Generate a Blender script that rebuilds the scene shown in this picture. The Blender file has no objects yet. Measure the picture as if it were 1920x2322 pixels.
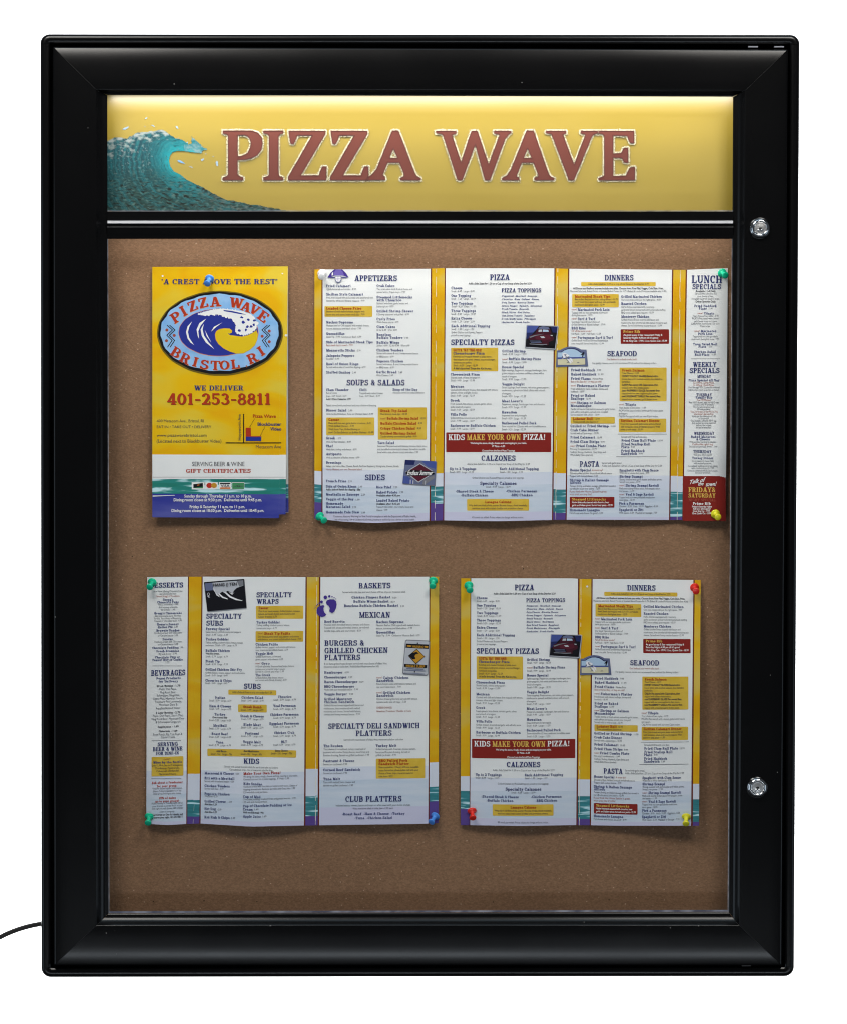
import bpy, math, random
from mathutils import Vector, Matrix, noise
from mathutils.geometry import delaunay_2d_cdt, tessellate_polygon
random.seed(7)
scene = bpy.context.scene
COL = scene.collection
R = math.radians

# ------------------------------------------------------------------ camera
D, PXM = 2.6, 2640.0                    # camera distance, photo pixels per metre on the door face
FPX = D * PXM
PITCH, ROLL = R(1.35), R(-0.12)
cam_data = bpy.data.cameras.new('camera')
cam = bpy.data.objects.new('camera', cam_data); COL.objects.link(cam)
cam_data.sensor_fit = 'HORIZONTAL'; cam_data.sensor_width = 36.0
cam_data.lens = FPX * 36.0 / 1920.0
cam_data.clip_start = 0.05; cam_data.clip_end = 60.0
CAM = Vector((0, -D, D * math.tan(PITCH)))
ROT = (Matrix.Rotation(math.pi / 2 - PITCH, 3, 'X') @ Matrix.Rotation(ROLL, 3, 'Z'))
cam.location = CAM; cam.rotation_euler = ROT.to_euler()
scene.camera = cam

# ------------------------------------------------------------------ world and studio lamps
world = bpy.data.worlds.new('World'); scene.world = world; world.use_nodes = True
wb = world.node_tree.nodes['Background']
wb.inputs['Color'].default_value = (0.80, 0.88, 1.0, 1); wb.inputs['Strength'].default_value = 0.05

def area(name, loc, aim, sx, sy, power, col=(1, 1, 1), spread=180):
    l = bpy.data.lights.new(name, 'AREA'); l.shape = 'RECTANGLE'; l.size = sx; l.size_y = sy
    l.energy = power; l.color = col; l.spread = R(spread)
    o = bpy.data.objects.new(name, l); COL.objects.link(o)
    o.location = loc
    o.rotation_euler = (Vector(aim) - Vector(loc)).to_track_quat('-Z', 'Y').to_euler()
    return o
area('softbox_lamp', (-0.58, -1.08, 1.30), (0, 0, 0.66), 0.55, 0.55, 7.2, (1.0, 0.965, 0.91), 105)
area('softbox_lamp', (0.58, -1.08, 1.30), (0, 0, 0.66), 0.55, 0.55, 6.0, (1.0, 0.965, 0.91), 105)
area('floor_bounce_lamp', (0, -1.90, -1.10), (0, 0, -0.40), 2.2, 0.16, 7.0, (0.84, 0.92, 1.0))
area('overhead_lamp', (0, -0.75, 1.75), (0, 0, -0.2), 2.0, 0.7, 4.6, (0.62, 0.83, 1.0))
area('side_window_lamp', (-1.75, -0.80, -0.35), (0, 0, -0.3), 0.7, 1.5, 4.4, (0.70, 0.85, 1.0))
area('side_window_lamp', (1.75, -0.80, -0.55), (0, 0, -0.5), 0.7, 1.1, 2.4, (0.70, 0.85, 1.0))
area('backdrop_lamp', (0, 0.16, 0.0), (0, 1.0, 0.0), 0.45, 0.60, 130)
scene.view_settings.view_transform = 'Standard'
scene.view_settings.look = 'None'
scene.view_settings.exposure = 0.0
scene.view_settings.gamma = 1.0
scene.view_settings.use_curve_mapping = False
scene.cycles.filter_width = 1.1
scene.cycles.max_bounces = 8
scene.cycles.transparent_max_bounces = 12

def P(px, py, y):
    """world point on the plane y that the photo shows at pixel px, py"""
    d = ROT @ Vector(((px - 960.0) / FPX, -(py - 1161.0) / FPX, -1.0))
    t = (y - CAM.y) / d.y
    return CAM + d * t

# depths (metres behind the door face)
Y_GLASS, Y_BOARD, Y_HEAD = 0.0075, 0.036, 0.0300

# ------------------------------------------------------------------ materials
MATS = {}
def lin(c):
    return tuple(((v / 255) / 12.92 if v / 255 <= 0.04045 else ((v / 255 + 0.055) / 1.055) ** 2.4) for v in c)
def mat(name, col, rough=0.5, spec=0.5, metal=0.0, coat=0.0, srgb=False):
    m = bpy.data.materials.new(name); m.use_nodes = True
    b = m.node_tree.nodes['Principled BSDF']
    c = lin(col) if srgb else col
    b.inputs['Base Color'].default_value = (*c, 1)
    b.inputs['Roughness'].default_value = rough
    b.inputs['Specular IOR Level'].default_value = spec
    b.inputs['Metallic'].default_value = metal
    b.inputs['Coat Weight'].default_value = coat
    MATS[name] = m
    return m
def nodes(m):
    return m.node_tree.nodes, m.node_tree.links, m.node_tree.nodes['Principled BSDF']
def uvnoise(m, scale, c0, c1, p0=0.35, p1=0.65, detail=4, stretch=(1, 1, 1), distort=0.0, rough=0.5):
    """mottled print: two colours mixed by noise in the paper's own UV space"""
    n, l, b = nodes(m)
    tc = n.new('ShaderNodeTexCoord'); mp = n.new('ShaderNodeMapping'); mp.inputs['Scale'].default_value = stretch
    nz = n.new('ShaderNodeTexNoise'); nz.inputs['Scale'].default_value = scale; nz.inputs['Detail'].default_value = detail
    nz.inputs['Distortion'].default_value = distort; nz.inputs['Roughness'].default_value = rough
    rp = n.new('ShaderNodeValToRGB'); e = rp.color_ramp.elements
    e[0].position = p0; e[0].color = (*c0, 1); e[1].position = p1; e[1].color = (*c1, 1)
    l.new(tc.outputs['UV'], mp.inputs[0]); l.new(mp.outputs[0], nz.inputs['Vector'])
    l.new(nz.outputs['Fac'], rp.inputs[0]); l.new(rp.outputs[0], b.inputs['Base Color'])
    return rp
PR = dict(rough=0.5, spec=0.12)
mat('paper_white', (0.73, 0.755, 0.78), **PR)
uvnoise(MATS['paper_white'], 1.3, (0.775, 0.795, 0.805), (0.82, 0.83, 0.83), 0.3, 0.7)
mat('paper_haze', (0.66, 0.70, 0.80), **PR); uvnoise(MATS['paper_haze'], 1.6, (0.62, 0.68, 0.80), (0.70, 0.73, 0.82), 0.3, 0.7, stretch=(.5, 2, 1))
mat('paper_sea', (0.58, 0.66, 0.76), **PR); uvnoise(MATS['paper_sea'], 2.2, (0.53, 0.62, 0.74), (0.63, 0.69, 0.78), 0.35, 0.65, stretch=(.4, 3, 1))
mat('paper_lilac', (0.58, 0.58, 0.74), **PR)
mat('paper_back', (0.70, 0.70, 0.68), **PR)
mat('print_yellow', (0.68, 0.42, 0.03), **PR)
rp = uvnoise(MATS['print_yellow'], 0.9, (0.68, 0.355, 0.005), (0.63, 0.45, 0.085), 0.42, 0.68, detail=2, stretch=(.5, 1.2, 1), distort=.6)
rp.color_ramp.elements.new(0.55).color = (0.69, 0.415, 0.012, 1)
mat('flyer_yellow', (0.7, 0.42, 0.02), **PR)
rp = uvnoise(MATS['flyer_yellow'], 0.85, (0.76, 0.40, 0.002), (0.72, 0.53, 0.045), 0.36, 0.66, detail=2.5, stretch=(.6, 1.0, 1), distort=1.2)
rp.color_ramp.elements.new(0.5).color = (0.77, 0.47, 0.004, 1)
mat('print_pale', (0.66, 0.70, 0.80), **PR)
mat('print_teal', (0.05, 0.25, 0.28), **PR)
rp = uvnoise(MATS['print_teal'], 2.6, (0.035, 0.19, 0.22), (0.52, 0.76, 0.84), 0.40, 0.63, detail=3, stretch=(.55, 5, 1), distort=.3)
rp.color_ramp.elements.new(0.54).color = (0.045, 0.24, 0.28, 1)
mat('flyer_teal', (0.03, 0.25, 0.2), **PR)
rp = uvnoise(MATS['flyer_teal'], 1.8, (0.02, 0.20, 0.16), (0.55, 0.82, 0.88), 0.40, 0.60, detail=3, stretch=(.5, 5, 1), distort=.4)
rp.color_ramp.elements.new(0.525).color = (0.025, 0.24, 0.22, 1)
mat('print_violet', (0.10, 0.06, 0.26), **PR)
mat('flyer_blue', (0.05, 0.06, 0.33), **PR); uvnoise(MATS['flyer_blue'], 1.2, (0.035, 0.045, 0.30), (0.09, 0.10, 0.36), 0.4, 0.7, stretch=(.6, 2, 1))
mat('line_maroon', (0.13, 0.022, 0.012), **PR)
mat('ink_navy', (0.026, 0.034, 0.145), **PR)
mat('ink_item', (0.055, 0.07, 0.20), **PR)
mat('ink_dark', (0.055, 0.055, 0.07), **PR)
mat('ink_grey', (0.115, 0.12, 0.145), **PR)
mat('ink_red', (0.42, 0.035, 0.012), **PR)
mat('ink_rust', (0.36, 0.075, 0.045), **PR)
mat('ink_white', (0.82, 0.82, 0.82), **PR)
mat('ink_gold', (0.72, 0.46, 0.10), **PR)
mat('ink_black', (0.008, 0.008, 0.010), **PR)
mat('box_gold', (0.66, 0.40, 0.035), **PR); uvnoise(MATS['box_gold'], 3, (0.64, 0.42, 0.040), (0.71, 0.49, 0.070), .35, .65)
mat('box_red', (0.23, 0.018, 0.014), **PR)
mat('crease', (0.80, 0.76, 0.62), **PR)
mat('sky_blue', (0.24, 0.48, 0.80), **PR); uvnoise(MATS['sky_blue'], 2.5, (0.21, 0.44, 0.78), (0.34, 0.55, 0.82), .35, .7)
mat('logo_navy', (0.022, 0.035, 0.28), **PR)
mat('logo_yellow', (0.72, 0.50, 0.012), **PR)
mat('logo_orange', (0.70, 0.28, 0.10), **PR)
mat('olive_shade', (0.16, 0.11, 0.012), **PR)
for nm, c in dict(pic_blue=(70, 85, 150), pic_dblue=(35, 42, 90), pic_maroon=(85, 30, 45), pic_wine=(66, 24, 38), pic_violet=(112, 98, 178), pic_black=(22, 22, 28), pic_grey=(120, 122, 130),
                  pic_lgrey=(185, 188, 196), pic_white=(228, 228, 232), pic_sand=(205, 200, 170), pic_sky=(170, 195, 220), pic_slate=(100, 108, 140),
                  pic_purple=(70, 52, 140), pic_brown=(75, 50, 48), pic_amber=(190, 140, 45), pic_green=(70, 140, 95), pic_orange=(215, 120, 50),
                  pic_red=(185, 50, 40)).items():
    mat(nm, c, srgb=True, **PR)
# header sign
mat('header_gold', (0.465, 0.322, 0.006), rough=0.6, spec=0.2, coat=1.0)
MATS['header_gold'].node_tree.nodes['Principled BSDF'].inputs['Coat Roughness'].default_value = 0.37
MATS['header_gold'].node_tree.nodes['Principled BSDF'].inputs['Coat IOR'].default_value = 2.6
mat('header_letter', (0.175, 0.036, 0.023), rough=0.5, spec=0.2)
mat('header_edge', (0.13, 0.024, 0.018), rough=0.5, spec=0.3)
mat('header_glitter', (0.7, 0.6, 0.3), rough=0.4, spec=0.5)
uvnoise(MATS['header_glitter'], 42, (0.16, 0.10, 0.015), (0.95, 0.90, 0.66), .41, .50, detail=1)
m = mat('wave_print', (1, 1, 1), rough=0.5, spec=0.3)
for nm_ in ('header_letter', 'header_edge', 'header_glitter'):
    b = MATS[nm_].node_tree.nodes['Principled BSDF']; b.inputs['Coat Weight'].default_value = 1; b.inputs['Coat IOR'].default_value = 1.6; b.inputs['Coat Roughness'].default_value = .42
n, l, b = nodes(m); va = n.new('ShaderNodeVertexColor'); va.layer_name = 'print'; l.new(va.outputs[0], b.inputs['Base Color'])
# frame
m = mat('black_satin', (0.0020, 0.0020, 0.0022), rough=0.27, spec=0.36)
n, l, b = nodes(m)
tc = n.new('ShaderNodeTexCoord'); nz = n.new('ShaderNodeTexNoise'); nz.inputs['Scale'].default_value = 9; nz.inputs['Detail'].default_value = 5
mr = n.new('ShaderNodeMapRange'); mr.inputs['To Min'].default_value = 0.17; mr.inputs['To Max'].default_value = 0.27
l.new(tc.outputs['Object'], nz.inputs['Vector']); l.new(nz.outputs['Fac'], mr.inputs[0]); l.new(mr.outputs[0], b.inputs['Roughness'])
vo = n.new('ShaderNodeTexVoronoi'); vo.inputs['Scale'].default_value = 75; vo.inputs['Randomness'].default_value = 1
rp = n.new('ShaderNodeValToRGB'); rp.color_ramp.elements[0].position = 0.030; rp.color_ramp.elements[0].color = (0.16, 0.16, 0.15, 1)
rp.color_ramp.elements[1].position = 0.05; rp.color_ramp.elements[1].color = (0.0020, 0.0020, 0.0022, 1)
nz2 = n.new('ShaderNodeTexNoise'); nz2.inputs['Scale'].default_value = 14
mx = n.new('ShaderNodeMix'); mx.data_type = 'RGBA'
th = n.new('ShaderNodeMath'); th.operation = 'GREATER_THAN'; th.inputs[1].default_value = 0.56
mx.inputs[6].default_value = (0.0020, 0.0020, 0.0022, 1)
l.new(tc.outputs['Object'], vo.inputs['Vector']); l.new(tc.outputs['Object'], nz2.inputs['Vector'])
l.new(vo.outputs['Distance'], rp.inputs[0]); l.new(nz2.outputs['Fac'], th.inputs[0]); l.new(th.outputs[0], mx.inputs[0])
l.new(rp.outputs[0], mx.inputs[7]); l.new(mx.outputs[2], b.inputs['Base Color'])
mat('groove_black', (0.003, 0.003, 0.003), rough=0.7, spec=0.1)
mat('chrome', (0.78, 0.79, 0.80), rough=0.10, metal=1.0)
mat('mitre_grey', (0.030, 0.030, 0.032), rough=0.5)
mat('brushed_steel', (0.66, 0.66, 0.66), rough=0.38, metal=1.0)
mat('lock_dark', (0.02, 0.02, 0.02), rough=0.3)
mat('bright_aluminium', (0.58, 0.59, 0.62), rough=0.35, metal=0.25, spec=0.6)
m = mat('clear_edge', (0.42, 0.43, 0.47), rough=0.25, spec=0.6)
uvnoise(m, 3, (0.14, 0.145, 0.17), (0.42, 0.43, 0.48), .35, .75, detail=6)  # pale streaks put the lit look of the glass edge into the colour
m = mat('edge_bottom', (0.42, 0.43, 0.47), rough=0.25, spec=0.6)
uvnoise(m, .8, (0.09, 0.095, 0.14), (0.45, 0.47, 0.55), .42, .80, detail=2)  # bluish glint along the lower glass edge, painted as patchy colour
mat('cord_black', (0.018, 0.015, 0.014), rough=0.38, spec=0.4)
# brown pin board: fibrous hardboard with fine relief
m = mat('brown_board', (0.3, 0.17, 0.1), rough=0.62, spec=0.28)
n, l, b = nodes(m)
tc = n.new('ShaderNodeTexCoord')
def tex(scale, detail, stretch=(1, 1, 1), rough=0.6):
    mp = n.new('ShaderNodeMapping'); mp.inputs['Scale'].default_value = stretch
    nz = n.new('ShaderNodeTexNoise'); nz.inputs['Scale'].default_value = scale; nz.inputs['Detail'].default_value = detail
    nz.inputs['Roughness'].default_value = rough
    l.new(tc.outputs['Object'], mp.inputs[0]); l.new(mp.outputs[0], nz.inputs['Vector']); return nz
big = tex(7, 3); fib = tex(620, 4, (0.8, 1, 1.3)); fine = tex(1300, 2)
r1 = n.new('ShaderNodeValToRGB'); e = r1.color_ramp.elements
e[0].position = .36; e[0].color = (0.198, 0.105, 0.054, 1); e[1].position = .64; e[1].color = (0.318, 0.178, 0.098, 1)
mixf = n.new('ShaderNodeMath'); mixf.operation = 'MULTIPLY_ADD'; mixf.inputs[1].default_value = 0.25
l.new(big.outputs['Fac'], mixf.inputs[0])
half = n.new('ShaderNodeMath'); half.operation = 'MULTIPLY'; half.inputs[1].default_value = 0.75
l.new(fib.outputs['Fac'], half.inputs[0]); l.new(half.outputs[0], mixf.inputs[2]); l.new(mixf.outputs[0], r1.inputs[0])
vo = n.new('ShaderNodeTexVoronoi'); vo.inputs['Scale'].default_value = 210
l.new(tc.outputs['Object'], vo.inputs['Vector'])
sp = n.new('ShaderNodeValToRGB'); sp.color_ramp.elements[0].position = 0.06; sp.color_ramp.elements[0].color = (1, 1, 1, 1)
sp.color_ramp.elements[1].position = 0.15; sp.color_ramp.elements[1].color = (0, 0, 0, 1)
l.new(vo.outputs['Distance'], sp.inputs[0])
gate = n.new('ShaderNodeMath'); gate.operation = 'GREATER_THAN'; gate.inputs[1].default_value = 0.62
sep = n.new('ShaderNodeSeparateColor'); l.new(vo.outputs['Color'], sep.inputs[0]); l.new(sep.outputs[0], gate.inputs[0])
gm = n.new('ShaderNodeMath'); gm.operation = 'MULTIPLY'; l.new(sp.outputs[0], gm.inputs[0]); l.new(gate.outputs[0], gm.inputs[1])
dk = n.new('ShaderNodeMath'); dk.operation = 'GREATER_THAN'; dk.inputs[1].default_value = 0.82; l.new(sep.outputs[1], dk.inputs[0])
spc = n.new('ShaderNodeMix'); spc.data_type = 'RGBA'; spc.inputs[6].default_value = (0.52, 0.36, 0.25, 1); spc.inputs[7].default_value = (0.07, 0.035, 0.02, 1)
l.new(dk.outputs[0], spc.inputs[0])
mx = n.new('ShaderNodeMix'); mx.data_type = 'RGBA'; l.new(gm.outputs[0], mx.inputs[0]); l.new(r1.outputs[0], mx.inputs[6]); l.new(spc.outputs[2], mx.inputs[7])
l.new(mx.outputs[2], b.inputs['Base Color'])
bp = n.new('ShaderNodeBump'); bp.inputs['Strength'].default_value = 0.6; bp.inputs['Distance'].default_value = 0.0005
ad = n.new('ShaderNodeMath'); ad.operation = 'ADD'; l.new(fib.outputs['Fac'], ad.inputs[0]); l.new(fine.outputs['Fac'], ad.inputs[1])
l.new(ad.outputs[0], bp.inputs['Height']); l.new(bp.outputs[0], b.inputs['Normal'])
# thin glazing: clear sheet with a weak mirror
m = bpy.data.materials.new('glazing'); m.use_nodes = True; MATS['glazing'] = m
n, l = m.node_tree.nodes, m.node_tree.links
n.remove(n['Principled BSDF'])
tr = n.new('ShaderNodeBsdfTransparent'); tr.inputs[0].default_value = (0.97, 0.98, 0.98, 1)
gl = n.new('ShaderNodeBsdfGlossy'); gl.inputs['Roughness'].default_value = 0.03
fr = n.new('ShaderNodeFresnel'); fr.inputs['IOR'].default_value = 1.45
ms = n.new('ShaderNodeMixShader')
l.new(fr.outputs[0], ms.inputs[0]); l.new(tr.outputs[0], ms.inputs[1]); l.new(gl.outputs[0], ms.inputs[2])
l.new(ms.outputs[0], n['Material Output'].inputs['Surface'])
for nm, c in dict(pin_green=(0.005, 0.60, 0.33), pin_blue=(0.08, 0.30, 0.85), pin_red=(0.86, 0.03, 0.018), pin_yellow=(0.90, 0.84, 0.03), pin_white=(0.88, 0.89, 0.90)).items():
    m = mat(nm, c, rough=0.24, spec=0.5)
    b = m.node_tree.nodes['Principled BSDF']; b.inputs['Subsurface Weight'].default_value = 0.15; b.inputs['Subsurface Radius'].default_value = (.002, .002, .002)
    b.inputs['Subsurface Scale'].default_value = 1.0
mat('pin_steel', (0.6, 0.6, 0.6), rough=0.25, metal=1)
mat('backdrop_white', (0.88, 0.89, 0.90), rough=0.8, spec=0.1)
mat('led_diffuser', (0.85, 0.85, 0.82), rough=0.4)

# ------------------------------------------------------------------ scene helpers
def empty(name, loc, label, cat, group=None):
    o = bpy.data.objects.new(name, None); COL.objects.link(o); o.location = loc
    o.empty_display_size = 0.02
    o['label'] = label; o['category'] = cat
    if group: o['group'] = group
    return o
def root_of(o):
    while o.parent: o = o.parent
    return o
def mk(name, V, F, mats, parent=None, mi=None, uv=None, smooth=False, origin=None, vcol=None):
    """link one mesh; V in world space, stored relative to the thing's own base"""
    org = Vector(root_of(parent).location) if parent else Vector(origin or (0, 0, 0))
    me = bpy.data.meshes.new(name)
    me.from_pydata([tuple(Vector(v) - org) for v in V], [], F)
    for m_ in ([mats] if isinstance(mats, str) else mats): me.materials.append(MATS[m_])
    if mi: me.polygons.foreach_set('material_index', mi)
    if uv:
        lay = me.uv_layers.new(name='UVMap'); vi = [0] * len(me.loops); me.loops.foreach_get('vertex_index', vi)
        flat = []
        for i in vi: flat += (uv[i][0], uv[i][1])
        lay.data.foreach_set('uv', flat)
    if vcol:
        at = me.color_attributes.new('print', 'FLOAT_COLOR', 'POINT')
        flat = []
        for c in vcol: flat += (*c, 1)
        at.data.foreach_set('color', flat)
    if smooth: me.polygons.foreach_set('use_smooth', [True] * len(me.polygons))
    me.update()
    o = bpy.data.objects.new(name, me); COL.objects.link(o)
    if parent: o.parent = parent
    else: o.location = org
    return o
def outward(o):
    """turn faces outwards"""
    import bmesh
    bm = bmesh.new(); bm.from_mesh(o.data); bmesh.ops.recalc_face_normals(bm, faces=bm.faces); bm.to_mesh(o.data); bm.free()
    return o
LED, LED2 = 0.30, 0.15
# ------------------------------------------------------------------ lettering
# a slab serif alphabet drawn from bars, slanted bars and elliptical rings; each glyph is the union of its strokes
def rect(x0, y0, x1, y1): return [(x0, y0), (x1, y0), (x1, y1), (x0, y1)]
def para(a, b, w): return [a, (a[0] + w, a[1]), (b[0] + w, b[1]), b]
def ring(cx, cy, rx, ry, a0, a1, tx, ty, n=None):
    n = n or max(4, int(abs(a1 - a0) / 20)); out = []
    pts = []
    for i in range(n + 1):
        a = R(a0 + (a1 - a0) * i / n); c, s = math.cos(a), math.sin(a)
        pts.append(((cx + rx * c, cy + ry * s), (cx + (rx - tx) * c, cy + (ry - ty) * s)))
    for (o0, i0), (o1, i1) in zip(pts, pts[1:]): out.append([o0, o1, i1, i0])
    return out
T, t, E = 0.185, 0.095, 0.075
def stem(x, b=1, tp=1, y0=0, y1=1, w=None):
    w = w or T; o = [rect(x, y0, x + w, y1)]
    if b: o.append(rect(x - E, y0, x + w + E, y0 + t))
    if tp: o.append(rect(x - E, y1 - t, x + w + E, y1))
    return o
GL = {}
GL['A'] = ([para((.10, 0), (.36, 1), .10), para((.58, 0), (.34, 1), .2), rect(.2, .27, .64, .36), rect(0, 0, .32, t), rect(.48, 0, .88, t)], .88)
GL['B'] = (stem(.07) + [rect(.2, 1 - t, .38, 1), rect(.2, .47, .4, .47 + t), rect(.2, 0, .4, t)] + ring(.38, .75, .27, .25, -90, 90, .17, t) + ring(.40, .28, .31, .28, -90, 90, .18, t), .76)
GL['C'] = (ring(.38, .5, .38, .5, 45, 315, T, t, 12) + [rect(.58, .62, .68, .97)], .74)
GL['D'] = (stem(.07) + [rect(.2, 1 - t, .38, 1), rect(.2, 0, .38, t)] + ring(.36, .5, .42, .5, -90, 90, T, t), .82)
GL['E'] = (stem(.07) + [rect(.07, 1 - t, .64, 1), rect(.55, .72, .64, 1), rect(.2, .455, .48, .545), rect(.41, .36, .5, .64), rect(.07, 0, .68, t), rect(.59, 0, .68, .3)], .73)
GL['F'] = (stem(.07) + [rect(.07, 1 - t, .64, 1), rect(.55, .72, .64, 1), rect(.2, .455, .48, .545), rect(.41, .36, .5, .64)], .68)
GL['G'] = (ring(.38, .5, .38, .5, 45, 315, T, t, 12) + [rect(.58, .66, .68, .97), rect(.44, .38, .80, .38 + t), rect(.54, .02, .70, .44)], .82)
GL['H'] = (stem(.07) + stem(.57) + [rect(.2, .455, .6, .545)], .86)
GL['I'] = (stem(.08), .37)
GL['J'] = (stem(.30, 0) + [rect(.3, .2, .3 + T, 1)] + ring(.245, .24, .24, .24, 180, 360, .16, t), .60)
GL['K'] = (stem(.07) + [para((.24, .40), (.60, 1), .11), para((.56, 0), (.30, .62), .2), rect(.48, 1 - t, .82, 1), rect(.48, 0, .86, t)], .86)
GL['L'] = (stem(.07) + [rect(.07, 0, .66, t), rect(.57, 0, .66, .33)], .70)
GL['M'] = ([rect(.10, 0, .2, 1), rect(.78, 0, .96, 1), para((.42, 0), (.10, 1), .19), para((.47, 0), (.80, 1), .1), rect(0, 0, .3, t), rect(.68, 0, 1.04, t), rect(0, 1 - t, .26, 1), rect(.8, 1 - t, 1.04, 1)], 1.05)
GL['N'] = ([rect(.10, 0, .2, 1), rect(.62, 0, .72, 1), para((.53, 0), (.10, 1), .19), rect(0, 0, .3, t), rect(0, 1 - t, .26, 1), rect(.52, 1 - t, .82, 1)], .84)
GL['O'] = (ring(.4, .5, .4, .5, 0, 360, T, t, 18), .81)
GL['P'] = (stem(.07) + [rect(.2, 1 - t, .37, 1), rect(.2, .43, .37, .43 + t)] + ring(.36, .715, .32, .285, -90, 90, .18, t), .71)
GL['Q'] = (GL['O'][0] + [para((.56, -.14), (.36, .22), .16)], .81)
GL['R'] = (GL['P'][0] + [para((.53, 0), (.36, .47), .19), rect(.5, 0, .82, t)], .82)
GL['S'] = (ring(.33, .735, .30, .265, 25, 270, .16, .12, 10) + ring(.33, .29, .33, .29, -155, 90, .16, .12, 10) + [rect(.53, .68, .62, .98), rect(.0, .03, .09, .32)], .68)
GL['T'] = (stem(.30, 1, 0) + [rect(0, 1 - t, .78, 1), rect(0, .68, .09, 1), rect(.69, .68, .78, 1)], .78)
GL['U'] = ([rect(.08, .3, .08 + T, 1), rect(.62, .3, .73, 1), rect(0, 1 - t, .34, 1), rect(.52, 1 - t, .83, 1)] + ring(.405, .31, .325, .31, 180, 360, .16, .11), .84)
GL['V'] = ([para((.31, 0), (.08, 1), .2), para((.37, 0), (.66, 1), .1), rect(0, 1 - t, .38, 1), rect(.55, 1 - t, .86, 1)], .85)
GL['W'] = ([para((.26, 0), (.08, 1), .2), para((.34, 0), (.54, 1), .1), para((.66, 0), (.47, 1), .2), para((.74, 0), (.96, 1), .1), rect(0, 1 - t, .36, 1), rect(.86, 1 - t, 1.14, 1)], 1.14)
GL['X'] = ([para((.55, 0), (.07, 1), .21), para((.1, 0), (.6, 1), .1), rect(0, 1 - t, .36, 1), rect(.5, 1 - t, .8, 1), rect(0, 0, .3, t), rect(.46, 0, .84, t)], .83)
GL['Y'] = ([para((.32, .40), (.06, 1), .2), para((.38, .40), (.62, 1), .1), rect(.32, 0, .32 + T, .44), rect(.22, 0, .60, t), rect(0, 1 - t, .36, 1), rect(.52, 1 - t, .82, 1)], .80)
GL['Z'] = ([rect(.04, 1 - t, .68, 1), rect(.04, .70, .13, 1), para((.02, t), (.44, 1 - t), .23), rect(.02, 0, .70, t), rect(.61, 0, .70, .31)], .73)
GL['&'] = (ring(.33, .27, .31, .27, 0, 360, .15, .10, 14) + ring(.34, .77, .21, .23, 0, 360, .12, .08, 12) + [para((.58, 0), (.16, .72), .16), rect(.5, .42, .78, .5)], .80)
GL['!'] = ([[(.05, .95), (.25, .95), (.19, .32), (.11, .32)]] + ring(.15, .1, .1, .1, 0, 360, .099, .099, 8), .32)
GL['-'] = ([rect(.04, .36, .42, .48)], .46)
GL["'"] = ([[(.05, 1.0), (.2, 1.0), (.15, .68), (.08, .68)]], .24)
GL[','] = ([[(.06, .16), (.22, .16), (.14, -.16), (.06, -.14)]], .28)
GL['.'] = ([rect(.06, 0, .22, .15)], .28)
GL['•'] = (ring(.14, .32, .12, .12, 0, 360, .118, .118, 8), .30)
GL['0'] = (ring(.34, .5, .34, .5, 0, 360, T, t, 16), .69)
GL['1'] = (stem(.16, 1, 0) + [rect(.04, .78, .22, .78 + t), rect(.16, .78, .16 + T, 1)], .50)
GL['2'] = (ring(.32, .70, .31, .30, -35, 170, T, t, 10) + [para((.03, .0), (.40, .56), .2), rect(.02, 0, .66, .13), rect(.57, 0, .66, .28)], .68)
GL['3'] = (ring(.30, .74, .28, .26, -90, 160, .17, t, 10) + ring(.31, .28, .33, .28, -160, 90, .18, t, 10), .67)
GL['4'] = ([rect(.38, 0, .38 + T, 1), para((.0, .22), (.38, 1), .12), rect(0, .22, .70, .22 + t), rect(.28, 0, .66, t)], .70)
GL['5'] = (ring(.29, .33, .34, .33, -150, 100, T, t, 10) + [rect(.08, .50, .18, 1), rect(.08, .87, .60, 1)], .66)
GL['6'] = (ring(.34, .32, .33, .32, 0, 360, .17, t, 14) + ring(.36, .5, .35, .5, 60, 215, .17, t, 8), .69)
GL['7'] = ([rect(.02, .87, .66, 1), rect(.02, .70, .11, 1), para((.18, 0), (.44, .9), .2)], .66)
GL['8'] = (ring(.33, .74, .27, .26, 0, 360, .15, t, 14) + ring(.33, .27, .33, .29, 0, 360, .17, t, 14), .67)
GL['9'] = (ring(.34, .68, .33, .32, 0, 360, .17, t, 14) + ring(.32, .5, .35, .5, -120, 35, .17, t, 8), .69)
X = .66
def lst(x, y1=X, b=1, tp=1, y0=0, w=.165):
    o = [rect(x, y0, x + w, y1)]
    if b: o.append(rect(x - .07, y0, x + w + .07, y0 + t))
    if tp: o.append(rect(x - .09, y1 - t, x + w * .6, y1))
    return o
W_ = .165
def bowl(cx): return ring(cx, X / 2, .29, X / 2 + .01, 0, 360, W_, t, 14)
def arch(cx, r=.27): return ring(cx, X - .25, r, .26, 0, 180, W_, .11, 8)
GL['a'] = (ring(.26, .19, .26, .20, 0, 360, .15, t, 12) + ring(.31, X - .2, .27, .21, 0, 150, .16, t, 8) + [rect(.41, 0, .58, X - .2), rect(.41, 0, .68, t)], .68)
GL['b'] = (lst(.09, 1, 0) + bowl(.40), .72)
GL['c'] = (ring(.31, X / 2, .31, X / 2 + .01, 40, 320, W_, t, 12) + [rect(.46, .42, .55, .62)], .58)
GL['d'] = (bowl(.30) + lst(.42, 1, 0) + [rect(.42, 0, .68, t)], .70)
GL['e'] = (ring(.31, X / 2, .31, X / 2 + .01, 0, 315, W_, t, 14) + [rect(.1, .29, .60, .37)], .63)
GL['f'] = (lst(.13, .8, 1, 0) + ring(.36, .8, .23, .2, 30, 180, .15, t, 6) + [rect(0, X - t, .46, X)], .48)
GL['g'] = (ring(.29, .36, .27, .31, 0, 360, .15, t, 14) + [rect(.42, -.1, .57, X), rect(.5, X - t, .68, X)] + ring(.29, -.07, .285, .21, 180, 360, .15, t, 8), .68)
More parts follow.
